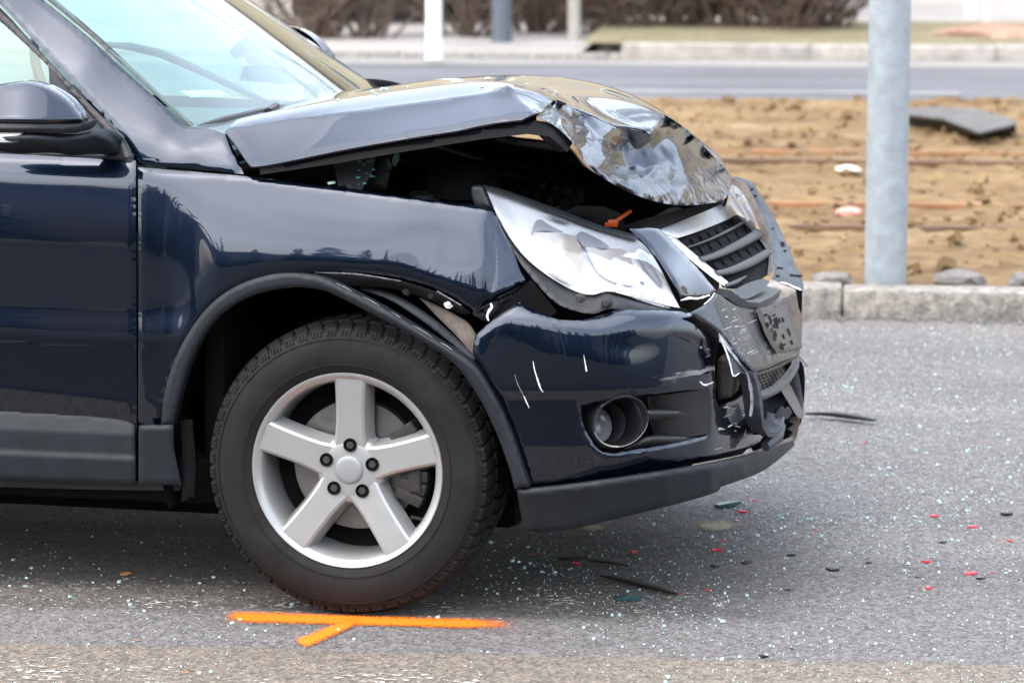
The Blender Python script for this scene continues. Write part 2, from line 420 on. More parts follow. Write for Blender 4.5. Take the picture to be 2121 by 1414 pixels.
DIRTY = plain('muddy_plastic', (0.24, 0.20, 0.17), 0.85, var=0.35, vscale=30, bmp=0.001, bscale=150)
RUBBER = plain('tyre_rubber', (0.0078, 0.0068, 0.0072), 0.75, var=0.55, vscale=7, bmp=0.0004, bscale=300, Specular_IOR_Level=0.3)
SEAL = plain('window_seal_rubber', (0.028, 0.026, 0.027), 0.55, var=0.25, vscale=20)
ALLOY = plain('silver_alloy', (0.335, 0.34, 0.34), 0.33, 0.35, var=0.04, vscale=10, Coat_Weight=0.4, Coat_Roughness=0.15)
CAPM = plain('dull_silver_cap', (0.27, 0.28, 0.29), 0.45, 0.3, var=0.05)
STEEL = plain('brake_steel', (0.22, 0.21, 0.20), 0.38, 0.85, var=0.12, vscale=25)
CALIPER = plain('rusty_caliper_iron', (0.035, 0.032, 0.030), 0.65, 0.3, var=0.4, vscale=30)
CHROME = plain('chrome', (0.86, 0.86, 0.87), 0.10, 1.0, var=0.03)
SILVER = plain('reflector_silver', (0.95, 0.96, 0.97), 0.25, 0.1, var=0.02)
WARM = plain('warm_reflector', (0.66, 0.59, 0.52), 0.22, 0.5, var=0.10, vscale=20)
LAMPGREY = plain('lamp_grey_divider', (0.40, 0.40, 0.43), 0.4, 0.3, var=0.1)
BRUSHED = plain('matt_chrome', (0.66, 0.67, 0.69), 0.3, 0.4, var=0.10, vscale=30)
AMBER = plain('amber_clear_lens', (0.62, 0.50, 0.42), 0.2, 0.4, var=0.3, vscale=60)
GLASS = make_glass('windscreen_glass', (0.80, 0.945, 0.91))
LENS = make_glass('clear_lamp_lens', (0.97, 0.98, 1.0))
ORANGE = plain('orange_plastic', (0.62, 0.085, 0.01), 0.4, var=0.15)
CREAM = plain('cream_plastic', (0.55, 0.51, 0.42), 0.5, var=0.1)
SEATM = plain('pale_grey_upholstery', (0.14, 0.14, 0.145), 0.8, var=0.1)
DASH = plain('dark_dashboard', (0.03, 0.034, 0.037), 0.6, var=0.1)
PALEPAPER = plain('pale_green_paper', (0.62, 0.78, 0.55), 0.7, var=0.05)
FLAPM = plain('scratched_grey_plastic', (0.055, 0.058, 0.070), 0.4, var=0.5, vscale=22, bmp=0.0008, bscale=90)
# ------------------------------------------------------------------ the place: road frame
FH = np.array([-math.sin(AX), math.cos(AX), 0.0])
ra = math.radians(5.5)
RD = math.cos(ra) * RT - math.sin(ra) * FH          # along the road, to the right
RNV = math.sin(ra) * RT + math.cos(ra) * FH         # across the road, away from the viewer
RO = PZ(1890.0, 661.0)                              # foot of the near kerb
ROT = math.atan2(RD[1], RD[0])
def W(u, v, z=0.0): return RO + RD * u + RNV * v + np.array([0, 0, z])
def UV(p): d = np.asarray(p, float) - RO; return d @ RD, d @ RNV
def bn(py, px=1900.0, z=0.0): return UV(PZ(px, py, z))[1]
def in_road(o): o.location = RO; o.rotation_euler = (0, 0, ROT); return o
def flat(name, u0, u1, v0, v1, z, mat, nu=1, nv=1, hfun=None, kind='structure'):
    us = np.linspace(u0, u1, nu + 1); vs = np.linspace(v0, v1, nv + 1)
    V = [(u, v, z + (hfun(u, v) if hfun else 0)) for v in vs for u in us]
    F = [(j * (nu + 1) + i, j * (nu + 1) + i + 1, (j + 1) * (nu + 1) + i + 1, (j + 1) * (nu + 1) + i) for j in range(nv) for i in range(nu)]
    o = in_road(mesh_obj(name, V, F, mat, None, bool(hfun))); meta(o, kind=kind); return o
def objcoord(t, scale=1.0):
    c = node(t, 'ShaderNodeTexCoord'); m = node(t, 'ShaderNodeMapping'); m.inputs['Scale'].default_value = (scale,) * 3 if not isinstance(scale, tuple) else scale
    t.links.new(c.outputs['Object'], m.inputs['Vector']); return m.outputs[0]
U_OLD_SHADED = UV(PZ(1480.0, 1180.0))[0]; V_TAN = bn(1374); V_OLD_SHADED0 = bn(1262, 300); V_LINE1 = bn(1168, 300)
def asphalt(name, col, var=0.5, stripes=False, rough=0.85):
    m, t, p, o = new_mat(name); oc = objcoord(t)
    vor = node(t, 'ShaderNodeTexVoronoi', Scale=120.0); t.links.new(oc, vor.inputs['Vector'])
    stone = mapr(t, vor.outputs['Color'], 0.0, 1.0, 1 - var * 1.5, 1 + var * 1.5)
    fine = noise(t, 270, 4, 0.75, oc); mid = noise(t, 26, 6, 0.65, oc); big = noise(t, 1.7, 5, 0.6, objcoord(t, (0.35, 1, 1)))
    c = mixc(t, 1.0, col, ramp(t, big, [(0.3, 0.78), (0.7, 1.18)]), 'MULTIPLY')
    if stripes:
        sx = node(t, 'ShaderNodeSeparateXYZ'); t.links.new(oc, sx.inputs[0])
        wob = math_(t, 'ADD', sx.outputs[1], mapr(t, noise(t, 3.2, 5, 0.7, oc), 0, 1, -0.07, 0.07))
        tan = mapr(t, wob, V_TAN - 0.02, V_TAN + 0.02, 1, 0)
        c = mixc(t, math_(t, 'MULTIPLY', tan, 0.8), c, (0.165, 0.135, 0.105))
        old = math_(t, 'MULTIPLY', mapr(t, wob, V_OLD_SHADED0 - 0.05, V_OLD_SHADED0 + 0.05), mapr(t, wob, V_OLD_SHADED0 + 1.1, V_OLD_SHADED0 + 1.6, 1, 0))
        old = math_(t, 'MULTIPLY', old, mapr(t, math_(t, 'ADD', sx.outputs[0], mapr(t, noise(t, 2.4, 5, .7, oc), 0, 1, -.35, .35)), U_OLD_SHADED - .3, U_OLD_SHADED + .35, 1, 0))
        c = mixc(t, math_(t, 'MULTIPLY', old, 0.65), c, (0.028, 0.024, 0.021))  # old brown asphalt, its colour darkened further to deepen the shade under the car
        brn = math_(t, 'MULTIPLY', mapr(t, noise(t, 1.1, 4, 0.6, objcoord(t, (0.25, 1.6, 1))), 0.52, 0.68), 0.6)
        c = mixc(t, brn, c, (0.165, 0.142, 0.122))
    c = mixc(t, 1.0, c, mixc(t, 0.85, (1, 1, 1), stone), 'MULTIPLY')
    c = mixc(t, 1.0, c, ramp(t, fine, [(0.28, 0.2), (0.48, 0.95), (0.7, 1.9)]), 'MULTIPLY')
    c = mixc(t, 1.0, c, ramp(t, mid, [(0.3, 0.8), (0.7, 1.2)]), 'MULTIPLY')
    t.links.new(c, p.inputs['Base Color']); p.inputs['Roughness'].default_value = rough
    pit = noise(t, 95, 4, 0.65, objcoord(t, (.8, 1.2, 1)))
    c = mixc(t, mapr(t, pit, .33, .43, .85, 0), c, (.012, .011, .011))
    hh = math_(t, 'ADD', math_(t, 'MULTIPLY', vor.outputs['Distance'], 0.9), fine)
    bump(t, p, hh, 0.004, 0.8); MATS[name] = m; return m
def soilmat(name, stops, scale=2.0, b=0.02, stretch=1.0):
    m, t, p, o = new_mat(name); oc = objcoord(t, stretch); n = noise(t, scale, 8, 0.68, oc); n2 = noise(t, scale * 14, 5, 0.7, oc)
    c = mixc(t, 1.0, ramp(t, n, stops), ramp(t, n2, [(0.3, 0.6), (0.7, 1.35)]), 'MULTIPLY')
    t.links.new(c, p.inputs['Base Color']); p.inputs['Roughness'].default_value = 0.95; bump(t, p, n2, b); return m
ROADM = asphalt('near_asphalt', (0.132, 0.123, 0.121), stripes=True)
FARROADM = asphalt('far_asphalt', (0.115, 0.115, 0.125), 0.2)
PAVEM = asphalt('pale_pavement', (0.30, 0.28, 0.26), 0.12)
GUTTERM = asphalt('pale_gutter_concrete', (0.21, 0.20, 0.185), 0.15)
DIRTM = soilmat('yellow_brown_soil', [(0.28, (0.075, 0.042, 0.017)), (0.42, (0.165, 0.098, 0.040)), (0.58, (0.24, 0.158, 0.072)), (0.75, (0.33, 0.245, 0.14))], 2.2, stretch=(.35, 1.5, 1))
GRASSM = soilmat('dry_verge_grass', [(0.3, (0.12, 0.095, 0.05)), (0.55, (0.19, 0.165, 0.09)), (0.75, (0.12, 0.14, 0.05))], 1.2)
BAREM = soilmat('reddish_bare_earth', [(0.3, (0.20, 0.11, 0.07)), (0.7, (0.36, 0.24, 0.17))], 1.4)
GROUNDM = soilmat('far_ground', [(0.3, (0.22, 0.20, 0.17)), (0.7, (0.34, 0.31, 0.27))], 0.3)
KERBM = plain('weathered_granite', (0.235, 0.215, 0.19), 0.85, var=0.55, vscale=26, bmp=0.008, bscale=70)
KERBD = plain('dark_weathered_granite', (0.30, 0.275, 0.25), 0.85, var=0.35, vscale=7, bmp=0.004, bscale=60)
GALV = plain('galvanised_steel', (0.30, 0.335, 0.36), 0.55, 0.35, var=0.16, vscale=16)
RUST = plain('rusty_rail', (0.27, 0.135, 0.062), 0.8, 0.1, var=0.35, vscale=4)
RUSTD = plain('dark_rusty_rail', (0.145, 0.085, 0.05), 0.8, 0.1, var=0.35, vscale=4)
LINEM = plain('white_road_paint', (0.26, 0.26, 0.265), 0.7, var=0.2, vscale=3)
WHITEP = plain('white_post_paint', (0.78, 0.78, 0.76), 0.5, var=0.06)
DARKP = plain('dark_grey_post_paint', (0.085, 0.10, 0.125), 0.5, var=0.1)
BEIGEP = plain('grey_beige_post_paint', (0.36, 0.34, 0.31), 0.6, var=0.1)
TWIG = plain('brown_twigs', (0.12, 0.085, 0.065), 0.9, var=0.35, vscale=3)
STONE = plain('grey_stone', (0.16, 0.15, 0.14), 0.9, var=0.3, vscale=20, bmp=0.004, bscale=40)
MATM = plain('worn_black_rubber_mat', (0.03, 0.029, 0.028), 0.8, var=0.35, vscale=5)
MATT = plain('dusty_grey_asphalt_slab', (0.105, 0.10, 0.094), 0.85, var=0.25, vscale=9, bmp=0.004, bscale=50)
WALLM = plain('beige_render', (0.40, 0.335, 0.225), 0.9, var=0.08, vscale=0.6)
WINM = plain('dark_window_glass', (0.05, 0.06, 0.07), 0.1, var=0.2)
ROOFM = plain('brown_roof', (0.20, 0.11, 0.07), 0.85, var=0.2)
NEEDLE = plain('conifer_needles', (0.030, 0.050, 0.030), 0.85, var=0.4, vscale=2)
BARK = plain('dark_bark', (0.075, 0.055, 0.042), 0.9, var=0.3, vscale=6)
PALEWALL = plain('pale_pink_render', (0.62, 0.55, 0.50), 0.9, var=0.1, vscale=1)

g = mesh_obj('ground', [(-700, -700, -0.03), (700, -700, -0.03), (700, 700, -0.03), (-700, 700, -0.03)], [(0, 1, 2, 3)], GROUNDM, None, False); in_road(g); meta(g, kind='structure')
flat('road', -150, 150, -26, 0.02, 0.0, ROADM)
flat('unseen_dark_sheet', -150, 150, -26, bn(1475, 300), 0.004, asphalt('added_dark_mirror_ground', (0.020, 0.020, 0.021), 0.3))  # unseen dark sheet, added so the door and bumper mirror darker ground
KH = 0.105
V_DIRT1 = bn(232, 1900); V_LANE = bn(196, 1960); V_FR1 = bn(144); V_GUT = bn(129); V_GR = bn(88); V_GR2 = bn(78)
# kerb between road and dirt, stone by stone
def stones(name, v0, depth, h, u0, u1, ln, mat, z0=-0.05, seed=1):
    k = empty(name, RO, None, ROT); meta(k, kind='structure'); rr = random.Random(seed); u = u0
    while u < u1:
        l = ln * rr.uniform(0.85, 1.15)
        mb = MB(); dz = rr.uniform(-0.006, 0.006); dv = rr.uniform(-0.006, 0.006)
        mb.box((u + l / 2, v0 + depth / 2 + dv, (z0 + h + dz) / 2), (l - 0.004, depth, h + dz - z0))
        mb.build('kerb_stone', mat, k, bevel=0.012); u += l
    return k
stones('near_kerb', 0.0, 0.17, KH, -14, 12, 1.0, KERBM)
# grit along the foot of the kerb
gr_ = MB()
rr = random.Random(11)
for i in range(900):
    u = rr.uniform(-4, 4); v = -abs(rr.gauss(0, 0.05)); s = rr.uniform(0.004, 0.016)
    R = np.array(Matrix.Rotation(rr.uniform(0, 3), 3, Vector((rr.random(), rr.random(), rr.random())).normalized()))
    gr_.box((u, v, s * 0.3), (s, s * rr.uniform(.6, 1), s * .7), R)
o = gr_.build('kerbside_grit', STONE, None, fix=False); in_road(o); meta(o, 'loose brown grit lying along the foot of the near kerb', 'grit', kind='stuff')
# dug-up dirt strip with old rails
from mathutils import noise as mn
def dirt_h(u, v):
    e = min(1, max(0, (v - 0.17) / 0.3)) * min(1, max(0, (V_DIRT1 - v) / 0.4))
    a = mn.fractal(Vector((u * 0.7, v * 0.9, 3.1)), 0.9, 2.1, 5); b = mn.fractal(Vector((u * 4.5, v * 6.0, 7.7)), 0.8, 2.1, 4)
    return KH - 0.035 + e * (0.03 * a + 0.045 * max(0, b) + 0.02 * mn.noise(Vector((u * 14, v * 17, 2.2))) + 0.012)
flat('dirt_strip', -7, 7, 0.16, V_DIRT1, 0.0, DIRTM, 300, 170, dirt_h)
flat('dirt_strip_beyond', -90, -7, 0.16, V_DIRT1, 0.055, DIRTM); flat('dirt_strip_ahead', 7, 90, 0.16, V_DIRT1, 0.055, DIRTM)
bpy.data.objects['dirt_strip_beyond'].name = 'dirt_ground'; bpy.data.objects['dirt_strip_ahead'].name = 'dirt_ground'
for py, mt, lb in ((462, RUSTD, 'brown rusty rail nearest the pole foot, lowest in the dirt'), (415, RUST, 'bright orange rusty rail crossing the dirt mid way up the pole'),
                   (327, RUSTD, 'dark brown rusty rail, lower of the far pair in the dirt'), (309, RUST, 'brown rusty rail, upper of the far pair in the dirt')):
    v = bn(py, 1900, 0.12)
    mb = MB(); mb.tube([(-60, v, 0.068), (60, v, 0.068)], 1.0, prof=[(-0.05, -0.055), (-0.04, -0.055), (-0.032, -0.012), (0.012, -0.012), (0.018, -0.032), (0.04, -0.032), (0.04, 0.032), (0.018, 0.032), (0.012, 0.012), (-0.032, 0.012), (-0.04, 0.055), (-0.05, 0.055)])
    o = in_road(mb.build('rail', mt)); meta(o, lb, 'rail', 'old rails in the dirt')
# clods on the dirt
rr = random.Random(5); cl = MB()
for i in range(3500):
    u = rr.uniform(-5, 5); v = rr.uniform(0.25, V_DIRT1 - 0.2); s = abs(rr.gauss(0, 0.018)) + 0.010
    R = np.array(Matrix.Rotation(rr.uniform(0, 3), 3, Vector((rr.random(), rr.random(), rr.random())).normalized()))
    cl.box((u, v, dirt_h(u, v) + s * 0.2), (s, s * rr.uniform(.6, 1), s * rr.uniform(.5, .9)), R)
o = in_road(cl.build('soil_clods', DIRTM, None, fix=False)); meta(o, 'crumbled yellow brown clods strewn over the dug up dirt strip', 'soil', kind='stuff')
def rock(name, px, py, wpx, hpx, mat, label, cat, group=None, seed=1, zbase=None, flatten=1.0):
    zb = KH if zbase is None else zbase; c = PZ(px, py, zb); s = FPX / np.linalg.norm(c - CAM); a = wpx / s / 2; b = hpx / s
    bm = bmesh.new(); bmesh.ops.create_icosphere(bm, subdivisions=2, radius=1)
    rr = random.Random(seed)
    for v in bm.verts:
        q = v.co * 1.7 + Vector((seed * 3.3, 0, 0)); f = 1 + 0.28 * mn.noise(q) + 0.12 * mn.noise(q * 2.7)
        v.co = Vector((v.co.x * a * f, v.co.y * a * 0.8 * f, max(-0.3, v.co.z * f) * b))
    me = bpy.data.meshes.new(name); bm.to_mesh(me); bm.free(); me.materials.append(mat)
    o = bpy.data.objects.new(name, me); link(o); o.location = c; o.rotation_euler = (0, 0, ROT)
    return meta(o, label, cat, group)
rock('stone', 1725, 578, 90, 14, STONE, 'flat grey stone behind the kerb, left of the steel pole', 'stone', 'stones behind the kerb', 2)
rock('stone', 1990, 582, 110, 26, STONE, 'biggest grey stone behind the kerb, right of the steel pole', 'stone', 'stones behind the kerb', 5)
rock('stone', 2112, 586, 50, 22, STONE, 'pale stone behind the kerb at the right edge of the picture', 'stone', 'stones behind the kerb', 9)
PINK = plain('red_white_scrap', (0.75, 0.30, 0.25), 0.6, var=0.3, vscale=20); PALE = plain('pale_scrap', (0.66, 0.60, 0.53), 0.7, var=0.2, vscale=20)
rock('plastic_scrap', 1757, 440, 55, 12, PINK, 'pinkish red scrap lying in the dirt left of the pole', 'scrap', 'litter in the dirt', 3, 0.1)
rock('plastic_scrap', 1757, 352, 52, 10, PALE, 'pale scrap lying in the dirt near the far rails', 'scrap', 'litter in the dirt', 4, 0.1)
# broken asphalt slab in the dirt
sb = empty('broken_slab', PZ(1990.0, 282.0, 0.06)); meta(sb, 'grey broken asphalt slab with dark edge tilted on the dirt', 'slab')
def loc_pts(px_pts, z0, base): return [PZ(x, y, z0) - base for x, y in px_pts]
b0 = np.array(sb.location)
lo = loc_pts([(1878, 270), (1960, 285), (2040, 287), (2106, 278), (2098, 262), (2030, 252), (1930, 250), (1878, 252)], 0.05, b0)
up = loc_pts([(1880, 242), (1955, 251), (2030, 280), (2106, 262), (2085, 248), (2022, 232), (1930, 226), (1880, 230)], 0.16, b0)
mb = MB(); n = 8; mb.add(lo + up, [tuple(range(n))[::-1]] + [(i, (i + 1) % n, n + (i + 1) % n, n + i) for i in range(n)]); mb.build('slab_edge', MATM, sb, bevel=0.01)
mb = MB(); topv = [np.array(p) + np.array([0, 0, 0.004]) for p in up]; mb.add(topv + [p + np.array([0, 0, 0.012]) for p in topv], [tuple(range(n))[::-1], tuple(range(n, 2 * n))] + [(i, (i + 1) % n, n + (i + 1) % n, n + i) for i in range(n)]); mb.build('slab_top', MATT, sb)
# galvanised pole
pb = PZ(1834.0, 579.0, KH); PR = 0.078
po = empty('steel_pole', pb); meta(po, 'grey galvanised steel pole rising behind the near kerb', 'pole')
MB().lathe([(PR, -0.1), (PR, 0.3), (PR * 0.97, 2.5), (PR * 0.85, 7.0), (0.0, 7.02)], 32, 'Z').build('shaft', GALV, po, True)
mb = MB(); mb.tube([(0, 0, 7.0), (0.1, -0.4, 7.25), (0.25, -1.2, 7.4)], 0.035); mb.build('arm', GALV, po, True)
MB().box((0.27, -1.45, 7.41), (0.22, 0.6, 0.1)).build('lamp_head', GALV, po, bevel=0.03)
# far street
flat('far_road', -150, 150, V_DIRT1, V_FR1, 0.004, FARROADM)
flat('gutter', -150, 150, V_FR1, V_GUT, 0.008, GUTTERM)
for i in range(-8, 6):
    u = UV(PZ(1925.0, 196.0))[0] + i * 7.0
    o = flat('lane_line', u - 2.4, u + 0.2, V_LANE - 0.07, V_LANE + 0.07, 0.009, LINEM); 
U_G = UV(PZ(1238.0, 90.0))[0]
stones('far_kerb', V_GUT, 0.2, 0.12, U_G + 0.3, 22, 1.5, KERBD, seed=4)
stones('dropped_kerb', V_GUT, 0.2, 0.045, -28, U_G + 0.3, 1.5, KERBM, seed=6)
flat('verge', U_G, 60, V_GUT + 0.2, V_GR2 + 0.3, 0.11, GRASSM)
flat('pavement', -60, U_G, V_GUT + 0.2, V_GR2 + 3.5, 0.04, PAVEM)
flat('far_pavement', U_G, 60, V_GR2 + 0.3, V_GR2 + 1.0, 0.10, PAVEM)
flat('yard', -60, 60, V_GR2 + 0.9, V_GR2 + 45, 0.045, PAVEM)
# posts
def post(name, px, py, wpx, mat, label, h=3.2, z=0.04, base=None):
    c = PZ(float(px), float(py), z); r = wpx / (FPX / np.linalg.norm(c - CAM)) / 2
    e = empty(name, c); meta(e, label, 'post', 'posts along the far pavement')
    MB().lathe([(r, 0), (r, h), (0, h + .01)], 20, 'Z').build('shaft', mat, e, True); MB().lathe([(0, 0), (r * 1.08, 0), (r * 1.08, .02), (r, .025)], 16, 'Z').build('foot', mat, e, True)
    return e
post('white_post', 899, 122, 33, WHITEP, 'white round post on the far pavement')
post('dark_post', 1039, 87, 42, DARKP, 'dark grey post on the far pavement')
post('beige_post', 1189, 82, 27, BEIGEP, 'thin grey beige post on the far pavement')
post('bollard', 2010, 52, 22, WHITEP, 'short white bollard far off right of the steel pole', 0.75)
post('tree_stake', 2043, 62, 22, PALEWALL, 'pale slim trunk like stake beside the far bollard', 2.4)
post('bollard', 1637, 40, 12, WHITEP, 'small pale bollard among the brown bushes', 0.8)
rock('earth_mound', 2060, 76, 260, 26, BAREM, 'low reddish earth mound at the far right edge of the yard', 'mound', None, 8, 0.1)
# leafless bushes
def bush(px, py, wpx, hm, seed, label):
    c = PZ(float(px), float(py), 0.045); s = FPX / np.linalg.norm(c - CAM); wid = wpx / s
    rr = random.Random(seed); e = empty('bare_bush', c); meta(e, label, 'bush', 'leafless bushes along the far yard')
    mb = MB()
    for i in range(int(rr.uniform(28, 75))):
        a = rr.uniform(0, 6.28); r0 = rr.uniform(0, 0.6) * wid; p = np.array([r0 * math.cos(a), r0 * math.sin(a) * .6, 0]); d = np.array([math.cos(a) * rr.uniform(.1, .9), math.sin(a) * rr.uniform(.1, .6), rr.uniform(.7, 1.3)])
        pts = [p]; L_ = hm * rr.uniform(.5, 1.0)
        for k in range(4):
            d = d + np.array([rr.gauss(0, .25), rr.gauss(0, .25), rr.gauss(0, .15)]); pts.append(pts[-1] + d / np.linalg.norm(d) * L_ / 4)
        rads = [0.012, 0.009, 0.007, 0.004, 0.002]
        mb.tube(pts, rads, 4, False)
        for q in range(5):
            k = rr.randint(1, 3); p2 = pts[k]; d2 = np.array([rr.gauss(0, 1), rr.gauss(0, 1), rr.uniform(0, 1.2)]); d2 /= np.linalg.norm(d2)
            mb.tube([p2, p2 + d2 * L_ * .18, p2 + d2 * L_ * .3 + np.array([0, 0, .05])], [0.006, .004, .002], 3, False)
    mb.build('branches', TWIG, e, fix=False)
    mb = MB(); mb.tube([(0, 0, -0.05), (0.02, 0, hm * 0.25)], [0.05, 0.03], 6); mb.build('stem', BARK, e)
for i, (px, py, wp, hm, lb) in enumerate([(640, 76, 130, 1.6, 'leafless brown bush far left, just right of the windscreen'), (750, 78, 120, 1.5, 'leafless brown bush left of the white post'),
        (960, 74, 120, 1.5, 'leafless brown bush between the white and the dark post'), (1110, 66, 120, 1.4, 'leafless brown bush between the dark and the beige post'),
        (1290, 70, 130, 1.5, 'leafless brown bush first to the right of the beige post'), (1400, 68, 130, 1.5, 'leafless brown bush second to the right of the beige post'),
        (1510, 70, 130, 1.5, 'leafless brown bush third to the right of the beige post'), (1620, 74, 140, 1.6, 'rust brown bush nearest the steel pole on its left'), (1700, 72, 90, 1.0, 'smallest rust brown bush close left of the steel pole')]):
    bush(px, py, wp, hm, 30 + i, lb)
# parked dark cars far behind the bushes
PCP = plain('black_car_paint', (0.012, 0.012, 0.014), 0.25, var=0.2, Coat_Weight=1.0); PLATE = plain('white_plate', (0.75, 0.76, 0.78), 0.4, var=0.05); BLUE = plain('blue_plate_band', (0.03, 0.10, 0.45), 0.4); REDL = plain('red_lamp', (0.45, 0.02, 0.02), 0.3)
def parked(px, py, label, seed):
    c = PZ(float(px), float(py), 0.045); e = empty('parked_car', c, None, ROT); meta(e, label, 'car', 'dark cars parked in the far yard')
    prof = [(0.0, 0.30), (0.02, 0.62), (0.10, 0.92), (0.35, 1.0), (0.75, 1.42), (2.5, 1.45), (3.2, 0.98), (4.1, 0.85), (4.25, 0.55), (4.2, 0.28)]
    mb = MB(); n = len(prof); V = []
    for x, ins in ((-0.87, 0.0), (-0.75, 0.1), (0.75, 0.1), (0.87, 0.0)):
        pass
    L1 = [(-0.86 if z < 1.05 else -0.62, y, z) for y, z in prof]; L2 = [(-x, y, z) for x, y, z in L1]
    mb.add(L1 + L2, [tuple(range(n)), tuple(range(2 * n - 1, n - 1, -1))] + [(i, n + i, n + (i + 1) % n, (i + 1) % n) for i in range(n)])
    mb.build('body', PCP, e, bevel=0.05)
    for sx in (-1, 1):
        for y in (0.75, 3.4): MB().lathe([(0, -0.1), (0.2, -0.1), (0.30, -0.09), (0.315, 0), (0.30, .09), (0.2, 0.1), (0, 0.1)], 20, 'X', (sx * 0.78, y, 0.315)).build('wheel', RUBBER, e, True)
    MB().box((0, -0.015, 0.47), (1.6, 0.08, 0.2)).build('bumper', BLACK, e, bevel=0.03)
    p = MB().box((0.0, -0.062, 0.47), (0.52, 0.012, 0.11)).build('number_plate', PLATE, e); MB().box((-0.235, -0.07, 0.47), (0.05, 0.006, 0.108)).build('plate_band', BLUE, p)
    for sx in (-1, 1): MB().box((sx * 0.68, -0.02, 0.74), (0.24, 0.09, 0.13)).build('tail_lamp', REDL, e, bevel=0.02)
    MB().box((0, 0.5, 1.2), (1.1, 0.02, 0.28), np.array(Matrix.Rotation(-0.7, 3, 'X'))).build('rear_window', WINM, e)
parked(800, 50, 'black car parked behind the bushes left of the white post', 1); parked(1150, 46, 'black car parked behind the beige post', 2); parked(1440, 44, 'black car parked behind the bushes right of the beige post', 3)
# beige building beyond the yard
def block(name, c, size, mat, label, rows, cols, rz=ROT, wm=WINM, roof=True):
    e = empty(name, c, None, rz); meta(e, label, 'building'); lx, ly, lz = size
    MB().box((0, ly / 2, lz / 2), size).build('wall', mat, e)
    if roof: MB().box((0, ly / 2, lz + 0.2), (lx + 0.8, ly + 0.8, 0.4)).build('roof', ROOFM, e)
    first = None
    for r in range(rows):
        for k in range(cols):
            x = -lx / 2 + (k + 0.5) * lx / cols; z = 1.2 + r * (lz - 1) / rows + 0.8; h = 1.5; b = min(1.3, lx / cols * .5)
            if first is None:
                fr = MB(); fr.box((0, -0.03, 0), (b + .16, 0.06, h + .16)); first = fr.build('window', WHITEP, e); first.location = (x, 0, z)
                pn = MB().box((0, -0.07, 0), (b, 0.03, h)).build('pane', wm, first)
            else:
                f2 = copy_of(first, e, (x, 0, z)); p2 = copy_of(pn, f2)
    return e
block('beige_building', W(10, V_GR2 + 20), (70, 12, 9.5), WALLM, 'long beige rendered building beyond the far yard, mirrored in the bonnet', 2, 16)
# leafless trees in the yard, out of the frame but mirrored in the windscreen
def bare_tree(loc, h, seed, label):
    e = empty('bare_tree', loc); meta(e, label, 'tree', 'leafless trees in the far yard'); q = random.Random(seed); mb = MB(); tk = MB()
    def grow(p, d, l, r, lev):
        pts = [p]; dd = d
        for k in range(4):
            dd = dd + np.array([q.gauss(0, .12), q.gauss(0, .12), q.gauss(0.02, .06)]); dd /= np.linalg.norm(dd); pts.append(pts[-1] + dd * l / 4)
        (tk if lev == 0 else mb).tube(pts, np.linspace(r, r * .45, 5), 6 if lev < 2 else 3, False)
        if lev < 4:
            for k in range([7, 6, 5, 4][lev]):
                i = q.randint(1, 4) if lev else q.randint(2, 4); a = q.uniform(0, 6.28); b = q.uniform(.5, 1.0); s = np.array([math.cos(a), math.sin(a), 0]); nd = dd * math.cos(b) + s * math.sin(b) + np.array([0, 0, .15]); nd /= np.linalg.norm(nd)
                grow(pts[i], nd, l * q.uniform(.5, .72), r * .42, lev + 1)
    grow(np.zeros(3), np.array([0, 0, 1.0]), h * .42, .30, 0)
    tk.build('trunk', BARK, e, True); mb.build('crown', BARK, e, fix=False)
bare_tree((4.5, 34, 0.04), 21, 3, 'tall leafless tree in the far yard, mirrored in the windscreen'); bare_tree((-1.0, 37, 0.04), 19, 8, 'second leafless tree in the far yard, left of the tall one'); bare_tree((9.0, 37, 0.04), 20, 12, 'third leafless tree in the far yard, right of the tall one')
# behind the viewer: what the paint mirrors
def conifer(u, v, h, seed, label):
    e = empty('conifer_tree', W(u, v)); meta(e, label, 'tree', 'conifers across the road behind the viewer'); rr = random.Random(seed)
    mb = MB(); mb.tube([(0, 0, 0), (0, 0, h)], [0.18, 0.02], 6); mb.build('trunk', BARK, e)
    V = []; F = []
    z = 0.5
    while z < h:
        R = (1 - z / h) * h * 0.24 + 0.12; n = max(6, int(R * 12))
        for k in range(n):
            a = rr.uniform(0, 6.28); r = R * rr.uniform(.65, 1.1); d = np.array([math.cos(a), math.sin(a), 0]); s = np.array([-d[1], d[0], 0]); w_ = rr.uniform(.14, .26) * (0.5 + R * .4)
            b = np.array([0, 0, z]); m1 = b + d * r * .55 + np.array([0, 0, -.05]); tp = b + d * r + np.array([0, 0, -0.28 * r * rr.uniform(.5, 1.2)])
            i = len(V); V += [b, m1 + s * w_, tp, m1 - s * w_, m1 + np.array([0, 0, -.22]) ]; F += [(i, i + 1, i + 2), (i, i + 2, i + 3), (i, i + 4, i + 2)]
        z += 0.26
    o = mesh_obj('crown', V, F, NEEDLE, e, False)
cv = UV(CAM)[1]
rr = random.Random(21)
for i in range(28):
    conifer(-26 + i * 1.95 + rr.uniform(-.6, .6), cv - rr.uniform(15, 21), rr.uniform(6.0, 8.6), 60 + i, 'dark conifer, number ' + ['one', 'two', 'three', 'four', 'five', 'six', 'seven', 'eight', 'nine', 'ten', 'eleven', 'twelve', 'thirteen', 'fourteen', 'fifteen', 'sixteen', 'seventeen', 'eighteen', 'nineteen', 'twenty', 'twenty one', 'twenty two', 'twenty three', 'twenty four', 'twenty five', 'twenty six', 'twenty seven', 'twenty eight'][i] + ' from the left in the row mirrored by the car')
flat('verge_opposite', -150, 150, -60, -26, 0.02, GRASSM)
